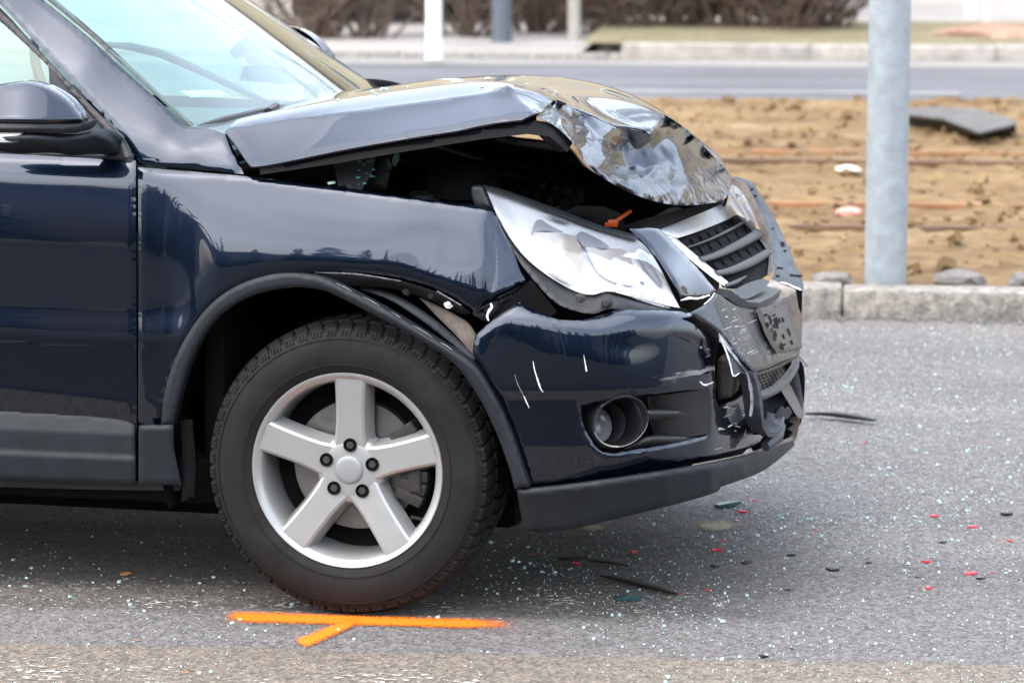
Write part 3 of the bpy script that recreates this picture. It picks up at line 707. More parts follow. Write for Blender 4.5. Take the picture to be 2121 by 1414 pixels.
block('brick_building', W(-6, cv - 34), (90, 10, 7.5), plain('brown_brick', (0.20, 0.13, 0.10), 0.9, var=0.2), 'long brown building behind the conifers across the road', 2, 24, ROT + math.pi)
def lamp_post(u, v, h, lb):
    e = empty('street_lamp', W(u, v)); meta(e, lb, 'street lamp', 'street lamps behind the viewer')
    MB().lathe([(0.09, 0), (0.06, h), (0, h)], 14, 'Z').build('shaft', GALV, e, True); mb = MB(); mb.tube([(0, 0, h), (0, .5, h + .3), (0, 1.6, h + .45)], 0.04, 8); mb.build('arm', GALV, e, True)
    MB().box((0, 1.9, h + .44), (0.25, .7, .12)).build('lamp_head', GALV, e, bevel=.03)
lamp_post(0.5, cv - 7.0, 8.5, 'grey street lamp across the road mirrored in the wing'); lamp_post(-22, cv - 7.0, 8.5, 'grey street lamp farther back across the road')
# ------------------------------------------------------------------ the crashed car
CAR = empty('crashed_car', (0, 0, 0)); meta(CAR, 'dark navy blue car with crumpled front end, bent bonnet and torn bumper', 'car')
MIDY = 0.905
SIDE = Loft([
 (-2300, [215, 235, 260, 280, 390, 540, 600, 620, 900], [.16, .14, .13, .125, .11, .10, .095, .10, .15]),
 (-1300, [250, 270, 296, 312, 430, 575, 636, 657, 940], [.11, .09, .08, .076, .06, .05, .043, .047, .09]),
 (-500, [290, 310, 338, 354, 470, 612, 673, 695, 980], [.099, .081, .070, .067, .054, .048, .041, .045, .086]),
 (0, [312, 332, 360, 376, 490, 630, 692, 714, 1000], [.098, .080, .0685, .0655, .052, .046, .040, .044, .085]),
 (280, [325, 345, 375, 392, 500, 640, 703, 725, 1010], [.098, .080, .0685, .0655, .052, .046, .040, .044, .085]),
 (340, [350, 365, 388, 406, 500, 640, 703, 725, 1010], [.090, .078, .070, .067, .055, .047, .040, .042, .07]),
 (400, [358, 375, 403, 445, 520, 640, 703, 725, 1010], [.086, .076, .066, .055, .046, .036, .030, .031, .06]),
 (460, [362, 380, 430, 530, 560, 610, 703, 725, 1010], [.083, .074, .055, .0315, .0285, .028, .030, .032, .06]),
 (600, [377, 395, 450, 522, 542, 575, 703, 725, 1010], [.078, .069, .046, .026, .0235, .0245, .030, .032, .06]),
 (800, [402, 418, 465, 530, 550, 580, 703, 725, 1010], [.078, .070, .050, .032, .029, .030, .035, .036, .06]),
 (900, [416, 430, 480, 555, 575, 600, 703, 725, 1010], [.082, .074, .055, .036, .033, .034, .038, .040, .06]),
 (1005, [428, 440, 500, 590, 610, 645, 703, 725, 1010], [.092, .084, .062, .038, .034, .034, .040, .042, .06]),
 (1030, [432, 446, 505, 590, 610, 645, 703, 725, 1010], [.108, .100, .076, .050, .044, .040, .044, .046, .06]),
 (1110, [450, 465, 510, 560, 580, 650, 703, 725, 1010], [.165, .155, .132, .108, .098, .085, .08, .08, .09])])
def arch_pts(cx, cz, r, a0, a1, n, y=0.03):
    return [tuple(map(float, proj((cx + r * math.cos(math.radians(a)), y, cz + r * math.sin(math.radians(a)))))) for a in np.linspace(a0, a1, n)]
# doors and rear body
panel('front_door', [[(281, 333), (150, 326), (0, 318), (-350, 300), (-700, 283)], [(-700, 283), (-702, 500), (-700, 950)], [(-700, 950), (0, 990), (279, 1000)], [(279, 1000), (283, 850), (282, 600), (281, 333)]], SIDE, PAINT, CAR, sp=9, roll=.003, rollw=5)
panel('rear_door', [[(-706, 283), (-1000, 268), (-1330, 250)], [(-1330, 250), (-1330, 600), (-1250, 700), (-1200, 940)], [(-1200, 940), (-706, 950)], [(-706, 950), (-708, 500), (-706, 283)]], SIDE, PAINT, CAR, sp=22)
ra_ = arch_pts(-2.604, 0.343, 0.42, 20, 160, 14)
panel('rear_quarter_panel', [[(-1336, 250), (-1800, 235), (-2250, 225)], [(-2250, 225), (-2300, 500), (-2260, 900)], [(-2260, 900), ra_[-1]], ra_[::-1], [ra_[0], (-1206, 940)], [(-1206, 940), (-1256, 700), (-1336, 600), (-1336, 250)]], SIDE, PAINT, CAR, sp=26)
clf = lambda P: SIDE(P) + np.interp(np.asarray(P)[:, 1] - .042 * np.asarray(P)[:, 0], [835, 846, 889, 893, 931, 941, 985, 1004], [.004, .002, -.020, -.0205, -.024, -.031, -.030, -.012])
panel('door_cladding', [[(-700, 806), (-300, 828), (0, 847), (150, 857), (215, 863), (262, 872), (279, 881)], [(279, 881), (280, 940), (281, 1003)], [(281, 1003), (0, 994), (-700, 955)], [(-700, 955), (-700, 806)]], clf, TRIM, CAR, sp=6, roll=.004, rollw=5)
panel('rear_door_cladding', [[(-1220, 780), (-706, 806)], [(-706, 806), (-706, 955)], [(-706, 955), (-1190, 945)], [(-1190, 945), (-1220, 780)]], clf, TRIM, CAR, sp=20, roll=.010, rollw=9)
panel('sill', [[(-1190, 930), (0, 985), (375, 1000)], [(375, 1000), (372, 1016)], [(372, 1016), (0, 1008), (-1190, 968)], [(-1190, 968), (-1190, 930)]], lambda P: SIDE(P) * 0 + 0.10, BLACK, CAR, sp=16)
# wing
wing_top = [(286, 347), (400, 356), (505, 365), (600, 377), (700, 390), (800, 403), (900, 416), (985, 427), (1024, 436)]
wing_lip = [(985, 646), (960, 628), (930, 610), (880, 590), (800, 571), (700, 562), (640, 564), (575, 570), (500, 590), (440, 630), (395, 686), (362, 752), (342, 815), (334, 882)]
crease_x = lambda P: 0.010 * np.exp(-np.abs(np.asarray(P)[:, 0] - (1014 + 8 * np.sin((np.asarray(P)[:, 1] - 480) / 40))) / 9.0) * np.clip((np.asarray(P)[:, 1] - 440) / 60, 0, 1)
def wob(P):
    P = np.asarray(P); x, y = P[:, 0], P[:, 1]
    d = 0.0012 * np.exp(-(((x - 900) / 70) ** 2 + ((y - 520) / 40) ** 2)) - 0.004 * np.exp(-(((x - 960) / 40) ** 2 + ((y - 560) / 50) ** 2)) + .0012 * np.sin(x / 37 + y / 60) * np.clip((x - 620) / 200, 0, 1)
    return d + crease_x(P)
panel('front_wing', [wing_top, [(1024, 436), (1036, 470), (1058, 512), (1082, 548), (1103, 576)], [(1103, 576), (1060, 596), (1022, 616), (985, 646)], wing_lip, [(334, 882), (286, 881)], [(286, 881), (287, 600), (286, 347)]], SIDE, PAINT, CAR, sp=7, disp=wob)
# folded inner flange showing below the torn arch
FLG = tps_y([(690, 565, .035), (985, 640, .045), (830, 600, .05), (940, 640, .06), (700, 585, .05), (960, 660, .07)])
panel('wing_flange', [[(670, 566), (800, 576), (880, 596), (940, 622), (976, 648)], [(976, 648), (962, 652), (930, 640), (880, 618), (820, 600), (770, 594), (700, 590), (672, 580)], [(672, 580), (670, 566)]], FLG, BLACK, CAR, sp=6)
for x, y in ((893, 610), (842, 603)):
    c = PY(float(x), float(y), .050); MB().lathe([(0, -.004), (.006, -.004), (.006, 0), (.010, 0), (.010, .003)], 14, 'Y', c).build('bolt', STEEL if x > 900 else BLACK, CAR, True)
c = PY(929., 629., .054); MB().lathe([(0, -.005), (.006, -.004), (.007, 0), (.011, 0), (.011, .003)], 14, 'Y', c).build('bolt', BARE, CAR, True)
ribbon('seam_strip', [(650, 564), (740, 568), (830, 582)], [2, 3, 2], FLG, SCRAPE, CAR, off=-.004)
ribbon('seam_strip', [(905, 603), (955, 632)], [3, 3], FLG, SCRAPE, CAR, off=-.004)
# arch trim: rear half in place, front half pulled off and bowed
tr_out = [(333, 880), (341, 812), (361, 748), (394, 684), (439, 628), (499, 588), (575, 567), (640, 569), (690, 584), (800, 641), (900, 702), (978, 752), (1022, 815), (1057, 890), (1082, 965), (1096, 1008)]
tr_in = [(1066, 1011), (1052, 960), (1022, 882), (985, 812), (935, 748), (850, 692), (770, 650), (700, 614), (660, 599), (600, 596), (530, 610), (470, 642), (424, 692), (390, 762), (370, 830), (359, 880)]
TRF = tps_y([(345, 870, .022), (400, 690, .010), (500, 600, .004), (640, 583, .0), (800, 660, -.012), (950, 755, -.016), (1040, 880, -.012), (1080, 1008, -.004), (360, 780, .015), (880, 700, -.015)])
panel('arch_trim', [tr_out, [(1096, 1008), (1066, 1011)], tr_in, [(359, 880), (333, 880)]], TRF, TRIM, CAR, sp=6, roll=.010, rollw=8, thick=.028)
rr = random.Random(3)
for i in range(5):
    x0 = 700 + i * 54 + rr.uniform(-6, 6); x1 = x0 + rr.uniform(18, 44); f = lambda x: np.interp(x, [690, 800, 900, 978], [583, 640, 701, 751])
    ribbon('torn_edge', [(x0, f(x0)), ((x0 + x1) / 2, f((x0 + x1) / 2) - 1), (x1, f(x1) + .5)], [.4, 1.1, .4], TRF, SCRAPE, CAR, off=.002)
panel('wing_cladding', [[(287, 881), (359, 879)], [(359, 879), (360, 930), (376, 1004)], [(376, 1004), (287, 1003)], [(287, 1003), (287, 881)]], lambda P: SIDE(P) * 0 + 0.018 + (np.asarray(P)[:, 1] - 880) * .00018, TRIM, CAR, sp=8, roll=.008, rollw=7)
panel('mud_flap', [[(374, 870), (398, 868)], [(398, 868), (405, 960), (402, 1030)], [(402, 1030), (376, 1038)], [(376, 1038), (378, 960), (374, 870)]], lambda P: np.full(len(P), 0.06), DARK, CAR, sp=9)
# liner flap hanging behind the trim
LNF = tps_y([(740, 592, .09), (800, 612, .07), (980, 735, .03), (900, 660, .05), (760, 600, .08), (960, 700, .05)])
panel('arch_liner_strip', [[(745, 590), (790, 600), (840, 622), (900, 662), (950, 705), (984, 738)], [(984, 738), (978, 748), (940, 715), (880, 668), (820, 628), (780, 610), (745, 600)], [(745, 600), (745, 590)]], LNF, TRIM, CAR, sp=6)
panel('inner_brace', [[(868, 616), (920, 640), (968, 668), (990, 700)], [(990, 700), (984, 738), (950, 700), (905, 655)], [(905, 655), (868, 616)]], lambda P: np.full(len(P), .10), DIRTY, CAR, sp=6)
# wheel arch tub and inner body
tub = MB(); pr = [(.60, .06), (.47, .07), (.455, .12), (.455, .62), (0.0, .62)]
tub.lathe(pr, 40, 'Y', (0, 0, 0.37)); o = tub.build('wheel_tub', DARK, CAR, True, fix=False)
bmm = bmesh.new(); bmm.from_mesh(o.data); bmesh.ops.delete(bmm, geom=[v for v in bmm.verts if v.co.z < 0.17 or v.co.z > 0.835 or (abs(v.co.x) > .5 )], context='VERTS'); bmm.to_mesh(o.data); bmm.free()
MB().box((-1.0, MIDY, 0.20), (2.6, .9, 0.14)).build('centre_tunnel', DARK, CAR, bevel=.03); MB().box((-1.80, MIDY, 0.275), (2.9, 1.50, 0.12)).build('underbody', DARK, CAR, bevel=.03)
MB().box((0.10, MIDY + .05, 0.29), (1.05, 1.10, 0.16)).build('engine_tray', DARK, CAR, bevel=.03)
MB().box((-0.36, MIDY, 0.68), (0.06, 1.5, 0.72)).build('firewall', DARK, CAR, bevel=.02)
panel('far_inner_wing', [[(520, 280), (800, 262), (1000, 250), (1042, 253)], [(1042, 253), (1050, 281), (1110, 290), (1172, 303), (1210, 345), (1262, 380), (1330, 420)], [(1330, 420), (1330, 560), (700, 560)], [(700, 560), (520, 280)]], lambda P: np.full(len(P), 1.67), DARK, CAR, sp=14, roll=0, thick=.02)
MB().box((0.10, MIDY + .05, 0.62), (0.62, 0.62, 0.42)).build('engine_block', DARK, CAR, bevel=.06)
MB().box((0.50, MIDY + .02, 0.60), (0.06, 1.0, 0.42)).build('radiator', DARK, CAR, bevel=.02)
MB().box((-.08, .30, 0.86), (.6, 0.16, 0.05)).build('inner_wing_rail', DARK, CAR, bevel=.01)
# front pillar and scuttle side
APF = tps_y([(278, 338, .098), (262, 300, .108), (235, 265, .123), (120, 140, .19), (0, 10, .26), (-340, -285, .385), (385, 262, .165), (330, 212, .19), (250, 140, .228), (88, 0, .30), (-300, -320, .41), (400, 355, .086), (505, 362, .083), (468, 280, .135), (400, 305, .108), (310, 300, .112), (180, 130, .205), (330, 270, .135)], .004)
panel('front_pillar', [[(88, 0), (180, 75), (250, 140), (330, 212), (385, 262)], [(385, 262), (410, 263), (440, 268), (468, 277)], [(468, 277), (486, 318), (505, 361)], [(505, 361), (400, 351), (285, 342)], [(285, 342), (278, 330), (264, 298), (237, 262), (190, 214), (120, 140), (60, 74), (0, 10), (-120, -98), (-340, -285)], [(-340, -285), (-280, -310)], [(-280, -310), (-100, -160), (88, 0)]], APF, PAINT, CAR, sp=9, roll=.006, rollw=9)
sealf = lambda P: APF(P) + .004
panel('windscreen_seal', [[(92, -4), (184, 72), (254, 136), (334, 208), (391, 262)], [(391, 262), (400, 258), (345, 208), (264, 132), (195, 68), (100, -12), (-90, -172), (-270, -318)], [(-270, -318), (-276, -312), (-96, -164), (92, -4)]], sealf, SEAL, CAR, sp=7, roll=.004, rollw=6)
# door window frame, glass, sail panel, belt strip
DWF = tps_y([(0, 318, .115), (280, 330, .10), (0, 40, .275), (-400, 300, .115), (-700, 285, .12), (-400, -200, .36), (-700, -240, .385), (100, 150, .205), (240, 300, .118), (-300, 50, .265), (-1400, 230, .13), (-1400, -270, .40), (-2200, 200, .2), (-2100, -220, .46)])
panel('window_frame', [[(276, 337), (260, 300), (233, 265), (186, 217), (116, 143), (56, 78), (-4, 14), (-124, -94), (-330, -262), (-420, -290), (-700, -310)], [(-700, -310), (-700, -282), (-430, -262), (-340, -238), (-150, -90), (0, 44), (88, 126), (162, 206), (216, 268), (240, 305), (252, 334)], [(252, 334), (276, 337)]], lambda P: DWF(P) - .014, SEAL, CAR, sp=6, roll=.006, rollw=7)
panel('side_window', [[(-700, 278), (-350, 296), (0, 312), (102, 314)], [(102, 314), (104, 180), (98, 134)], [(98, 134), (88, 126), (0, 44), (-150, -90), (-340, -238), (-430, -262), (-700, -282)], [(-700, -282), (-700, 278)]], lambda P: DWF(P) + .004, GLASS, CAR, sp=20, roll=0)
panel('rear_side_window', [[(-1320, 250), (-1000, 264), (-740, 278)], [(-740, 278), (-740, -290)], [(-740, -290), (-1000, -300), (-1320, -295)], [(-1320, -295), (-1320, 250)]], lambda P: DWF(P) + .004, GLASS, CAR, sp=30, roll=0)
panel('middle_pillar', [[(-738, 280), (-698, 282)], [(-698, 282), (-698, -310)], [(-698, -310), (-738, -312)], [(-738, -312), (-738, 280)]], lambda P: DWF(P) - .004, BLACK, CAR, sp=16)
panel('rear_pillar', [[(-2150, 222), (-1700, 240), (-1322, 252)], [(-1322, 252), (-1322, -300)], [(-1322, -300), (-1700, -290), (-2000, -240)], [(-2000, -240), (-2100, 0), (-2150, 222)]], lambda P: DWF(P), PAINT, CAR, sp=30)
panel('mirror_sail', [[(101, 138), (120, 152), (164, 208), (217, 270), (238, 306), (247, 322)], [(247, 322), (200, 322), (105, 316)], [(105, 316), (104, 220), (101, 138)]], lambda P: DWF(P) - .012, TRIM, CAR, sp=7, roll=.008, rollw=14)
panel('belt_strip', [[(276, 319), (270, 317), (150, 315), (0, 306), (-350, 288), (-700, 272)], [(-700, 272), (-700, 286), (-350, 303), (0, 321), (150, 329), (277, 335)], [(277, 335), (276, 319)]], lambda P: DWF(P) - .016, TRIM, CAR, sp=8, roll=.010, rollw=8)
# door mirror
mir = empty('door_mirror', (0, 0, 0), CAR)
panel('mirror_cap', [[(-95, 254), (-95, 232), (-70, 203), (-30, 183), (10, 173), (50, 168), (85, 173), (112, 184), (142, 203), (164, 226), (175, 243), (173, 254)], [(173, 254), (100, 257), (0, 256), (-95, 254)]], lambda P: -.222 + .0009 * (256 - np.asarray(P)[:, 1]) + .0000045 * (np.asarray(P)[:, 0] - 20) ** 2, PAINT, mir, sp=5, roll=.022, rollw=16, thick=.03)
panel('mirror_band', [[(-93, 254), (0, 256), (100, 257), (173, 254)], [(173, 254), (168, 268), (158, 276)], [(158, 276), (0, 275), (-88, 273)], [(-88, 273), (-93, 254)]], lambda P: -.205 + .0000058 * np.clip(np.asarray(P)[:, 0] - 30, 0, 200) ** 2, BLACK, mir, sp=6, thick=.09)
panel('indicator_lens', [[(-70, 274), (30, 275), (47, 276)], [(47, 276), (42, 288), (33, 297)], [(33, 297), (-60, 296)], [(-60, 296), (-70, 274)]], lambda P: np.full(len(P), -.206), LENS, mir, sp=6, thick=.004)
panel('indicator_reflector', [[(-66, 277), (42, 279)], [(42, 279), (31, 295)], [(31, 295), (-58, 294)], [(-58, 294), (-66, 277)]], lambda P: np.full(len(P), -.199), SILVER, mir, sp=6, thick=.004)
ARM = tps_y([(-80, 280, -.19), (0, 290, -.195), (60, 300, -.19), (110, 295, -.16), (170, 295, -.06), (230, 305, .04), (250, 318, .09), (60, 316, -.16), (0, 312, -.17), (180, 316, -.02), (120, 276, -.15), (-80, 305, -.16)])
panel('mirror_arm', [[(-84, 274), (0, 276), (60, 277), (115, 278), (160, 277), (200, 272), (235, 290), (250, 320)], [(250, 320), (190, 320), (150, 322), (110, 317), (40, 318), (0, 314), (-70, 306)], [(-70, 306), (-84, 274)]], ARM, TRIM, mir, sp=7, roll=.03, rollw=14, thick=.06)
# windscreen
NE = np.array([PY(float(x), float(y), z) for x, y, z in ((430, 292, .145), (394, 258, .17), (258, 134, .232), (98, -10, .305), (-90, -172, .365), (-260, -305, .405))])
rows = []
for p in NE:
    q = p.copy(); q[1] = 2 * MIDY - p[1]; r = []
    for t in np.linspace(0, 1, 9):
        b = 4 * t * (1 - t); r.append(p * (1 - t) + q * t + np.array([0.075 * b, 0, 0.03 * b]))
    rows.append(r)
sheet('windscreen', rows, GLASS, CAR, thick=0.005, sub=5)
WSROWS = np.array(rows)
# far pillar: the near one mirrored
fp = bpy.data.objects['front_pillar'].copy(); fp.data = fp.data.copy(); COL.objects.link(fp); fp.name = 'front_pillar'; fp.parent = CAR
def mirror(o):
    me = o.data; n = len(me.vertices); co = np.empty(n * 3); me.vertices.foreach_get('co', co); co = co.reshape(-1, 3); co[:, 1] = 2 * MIDY - co[:, 1]
    me.vertices.foreach_set('co', co.ravel()); me.flip_normals(); me.update(); return o
mirror(fp)
def far_copy(name):
    s = bpy.data.objects[name]; c = s.copy(); c.data = s.data.copy(); COL.objects.link(c); c.parent = CAR; c.name = name; return mirror(c)
for nm in ('front_door', 'rear_door', 'rear_quarter_panel', 'door_cladding', 'rear_door_cladding', 'window_frame', 'side_window', 'rear_side_window', 'middle_pillar', 'rear_pillar', 'sill'): far_copy(nm)
mf = empty('door_mirror', (0, 0, 0), CAR)
for nm in ('mirror_cap', 'mirror_band', 'mirror_arm'):
    c = far_copy(nm); c.parent = mf
# roof, tailgate
R0 = NE[-1]
rs = []
for x, z, y in ((R0[0], R0[2], R0[1]), (R0[0] - .25, R0[2] + .06, R0[1] + .01), (-1.7, R0[2] + .09, R0[1] + .01), (-2.5, R0[2] + .07, R0[1] + .02), (-3.1, R0[2] - .0, R0[1] + .05)):
    rs.append([(x + .075 * 4 * t * (1 - t), y + (2 * MIDY - 2 * y) * t, z + .05 * 4 * t * (1 - t)) for t in np.linspace(0, 1, 7)])
sheet('roof', rs[::-1], PAINT, CAR, .006, 4)
tg = [[(x - .06 * 4 * t * (1 - t), y + (2 * MIDY - 2 * y) * t, z) for t in np.linspace(0, 1, 7)] for x, z, y in ((-3.1, R0[2] - .01, R0[1] + .05), (-3.35, 1.1, .18), (-3.48, .9, .15), (-3.5, .6, .14), (-3.42, .3, .16))]
sheet('tailgate', tg, PAINT, CAR, .006, 4)
# wiper and scuttle
mb = MB(); mb.tube([PY(x, y, Y) for x, y, Y in ((412, 263, .20), (460, 251, .30), (510, 240, .42), (560, 229, .55), (640, 210, .80))], [.006, .010, .011, .010, .006], 8); mb.build('wiper_blade', BLACK, CAR, True)
mb = MB(); mb.tube([PY(x, y, Y) for x, y, Y in ((556, 232, .50), (570, 224, .60), (585, 222, .7))], [.010, .014, .012], 8); mb.build('wiper_arm', BLACK, CAR, True)
MB().box((-0.40, MIDY, 1.005), (0.16, 1.46, 0.03)).build('scuttle_panel', BLACK, CAR, bevel=.01)
# cabin
MB().box((-0.80, MIDY, 0.98), (0.50, 1.40, 0.10)).build('dashboard', DASH, CAR, bevel=.04)
for y in (.52, 1.29):
    MB().box((-1.55, y, .78), (.55, .50, .16)).build('seat', SEATM, CAR, bevel=.05)
    MB().box((-1.88, y, 1.08), (.15, .48, .66), np.array(Matrix.Rotation(-.22, 3, 'Y'))).build('seat_back', SEATM, CAR, bevel=.06)
    MB().box((-1.96, y, 1.50), (.10, .26, .18)).build('headrest', SEATM, CAR, bevel=.04)
mb = MB(); cc = np.array([-1.12, 1.29, 1.08]); R = np.array(Matrix.Rotation(math.radians(62), 3, 'Y'))
mb.tube([cc + R @ np.array([.185 * math.cos(a), .185 * math.sin(a), 0]) for a in np.linspace(0, 2 * math.pi, 33)], .014, 8, False); mb.box(cc, (.05, .30, .04), R); mb.build('steering_wheel', BLACK, CAR, True)
MB().box((-1.7, MIDY, .52), (2.2, 1.5, .3)).build('cabin_floor', DARK, CAR)
mb = MB(); pp = [WSROWS[1][k] * .5 + WSROWS[2][k] * .5 + np.array([-.25, 0, -.10]) for k in range(2, 7)]; mb.box(pp[3], (.10, .16, .004), np.array(Matrix.Rotation(.5, 3, 'Z'))); mb.build('paper_slip', PALEPAPER, CAR)
# ------------------------------------------------------------------ wheel
def wheel(loc, flip=False):
    wl = empty('wheel', loc, CAR); 
    if flip: wl.rotation_euler = (0, 0, math.pi)
    return wl
wl = wheel((0, HUB[1], HUB[2]))
R = 0.337
ty = [(.222, .012), (.228, .006), (.236, .001), (.246, -.003), (.2465, -.005), (.249, -.005), (.2495, -.0035), (.262, -.006), (.280, -.006), (.298, -.003), (.306, -.0005), (.3065, -.003), (.310, -.002), (.3105, .001), (.318, .004), (.324, .009), (.329, .018), (.332, .034), (.334, .07), (.334, .16), (.331, .20), (.322, .222), (.30, .232), (.27, .232), (.24, .222), (.222, .212)]
MB().lathe(ty, 120, 'Y').build('tyre', RUBBER, wl, True, 50)
# tread blocks, shoulder row and two inner rows
N = 58
def block_mesh(name, a0, a1, r0, drop, ang, skew):
    n = 4; V = []; F = []
    for layer, rr_ in ((0, r0), (1, r0 + drop)):
        for i in range(n + 1):
            for s, a in ((0, a0), (1, a1)):
                t = math.pi / 2 + (i / n - .5) * ang + skew * s
                rad = rr_ - (0.012 if s == 0 and a0 < .02 else 0)
                V.append((rad * math.cos(t), a, rad * math.sin(t)))
    m = 2 * (n + 1)
    for i in range(n): F += [(2 * i, 2 * i + 1, 2 * i + 3, 2 * i + 2), (m + 2 * i, m + 2 * i + 2, m + 2 * i + 3, m + 2 * i + 1), (2 * i, 2 * i + 2, m + 2 * i + 2, m + 2 * i), (2 * i + 1, m + 2 * i + 1, m + 2 * i + 3, 2 * i + 3)]
    F += [(0, m, m + 1, 1), (2 * n, 2 * n + 1, m + 2 * n + 1, m + 2 * n)]
    mb = MB(); mb.add(V, F); return mb.build(name, RUBBER, wl, bevel=.0016)
for (a0, a1, r0, dr, skew, off) in ((.006, .048, .329, .0125, .03, 0.0), (.054, .112, .331, .012, -.035, .5), (.118, .176, .331, .012, .035, .2), (.182, .224, .325, .013, .02, .7)):
    first = None
    for k in range(N):
        a = 2 * math.pi * (k + off) / N
        if first is None: first = block_mesh('tread_block', a0, a1, r0, dr, 2 * math.pi / N * .80, skew); first.rotation_euler = (0, -a, 0)
        else: copy_of(first, wl, None, (0, -a, 0))
# side blocks of the shoulder: little ribs on the outer flank
first = None
for k in range(N):
    a = 2 * math.pi * k / N
    if first is None:
        mb = MB()
        for j in (-1, 0, 1): mb.box((j * .0085, .0075, .3185), (.0042, .012, .011), np.array(Matrix.Rotation(-.45, 3, 'X')))
        first = mb.build('tread_rib', RUBBER, wl); first.rotation_euler = (0, -a, 0)
    else: copy_of(first, wl, None, (0, -a, 0))
# rim barrel and lip
rim = [(.2235, .030), (.2285, .016), (.2285, .007), (.2255, .003), (.2205, .004), (.217, .008), (.2115, .0115), (.2065, .020), (.2035, .034), (.2015, .06), (.199, .10), (.197, .20), (.200, .205), (.216, .205)]
MB().lathe(rim, 120, 'Y').build('rim', ALLOY, wl, True, 60)
def spoke(ang):
    prof = []
    rs_ = [.030, .048, .062, .080, .11, .145, .180, .200, .2135]
    ws = [.034, .041, .0385, .0355, .0335, .0335, .0345, .0355, .0375]
    ds = [.028, .027, .0255, .0235, .0205, .0165, .0125, .0105, .0095]
    V = []; K = 8
    for r, hw, d in zip(rs_, ws, ds):
        sec = [(-hw - .011, d + .050), (-hw - .004, d + .014), (-hw, d + .004), (-hw + .006, d), (hw - .006, d), (hw, d + .004), (hw + .004, d + .014), (hw + .011, d + .050)]
        for x, y in sec: V.append((x, y, r))
    n = len(rs_); F = [(i * K + k, i * K + k + 1, (i + 1) * K + k + 1, (i + 1) * K + k) for i in range(n - 1) for k in range(K - 1)] + [tuple(range(K))[::-1], tuple((n - 1) * K + k for k in range(K))] + [(i * K + K - 1, i * K, (i + 1) * K, (i + 1) * K + K - 1) for i in range(n - 1)]
    mb = MB(); mb.add(V, F); o = mb.build('spoke', ALLOY, wl, True, 22); o.rotation_euler = (0, ang, 0); return o
s0 = None
SP0 = math.radians(2.0)
for k in range(5):
    a = SP0 + 2 * math.pi * k / 5
    if s0 is None: s0 = spoke(a)
    else: copy_of(s0, wl, None, (0, a, 0))
MB().lathe([(0, .024), (.040, .0245), (.060, .0255), (.074, .030), (.083, .042), (.085, .08), (0, .08)], 64, 'Y').build('hub', ALLOY, wl, True, 60)
MB().lathe([(0, .0185), (.022, .0187), (.0305, .0198), (.0325, .0215), (.0325, .03)], 48, 'Y').build('centre_cap', CAPM, wl, True, 60)
b0_ = None
for k in range(5):
    a = SP0 + 2 * math.pi * k / 5 + math.radians(1); c = (.0575 * math.sin(a), .0, .0575 * math.cos(a))
    if b0_ is None:
        b0_ = MB().lathe([(0, .0245), (.0125, .0245), (.0142, .0205), (.0155, .0205), (.0158, .028)], 24, 'Y').build('bolt_recess', DARK, wl, True); b0_.location = c
        hx = MB().lathe([(0, .0215), (.0085, .0215), (.0092, .0225), (.0092, .0262)], 6, 'Y').build('bolt_head', CALIPER, wl); hx.location = c
    else: copy_of(b0_, wl, c); copy_of(hx, wl, c)
MB().lathe([(.045, .075), (.072, .07), (.075, .085), (.078, .088), (.150, .088), (.1515, .09), (.1515, .11), (.05, .11)], 80, 'Y').build('brake_disc', STEEL, wl, True, 40)
mb = MB()
for t in np.linspace(-25, 35, 7):
    a = math.radians(t); mb.box((.148 * math.cos(a), .085, .148 * math.sin(a)), (.065, .075, .028), np.array(Matrix.Rotation(-a, 3, 'Y')))
mb.box((.150, .055, -.02), (.03, .03, .06)); mb.build('brake_caliper', CALIPER, wl, bevel=.004)
MB().lathe([(0, .118), (.196, .118), (.196, .122)], 48, 'Y').build('dust_shield', DARK, wl, True)
mb = MB(); a = math.radians(-33); p = np.array([.196 * math.cos(a), .028, .196 * math.sin(a)]); mb.tube([p + np.array([.006, .004, -.004]), p, p + np.array([-.016, -.010, .004])], [.0045, .004, .0045], 8); mb.build('valve_stem', BLACK, wl, True)
# small sidewall seams
for a in (35, 62, 118, 162, 205, 300, 335):
    t = math.radians(a); mb = MB(); mb.tube([(.2505 * math.cos(t), -.0045, .2505 * math.sin(t)), (.268 * math.cos(t), -.0068, .268 * math.sin(t))], .0007, 4); mb.build('sidewall_seam', RUBBER, wl)
# the other wheels: plain copies
def wheel_copy(loc, flip):
    e = wheel(loc, flip)
    for ch in list(wl.children):
        if ch.name.split('.')[0] in ('tyre', 'rim', 'spoke', 'hub', 'centre_cap', 'brake_disc'): c = copy_of(ch, e)
wheel_copy((-2.604, .02, HUB[2]), False); wheel_copy((0, 1.79, HUB[2]), True); wheel_copy((-2.604, 1.79, HUB[2]), True)
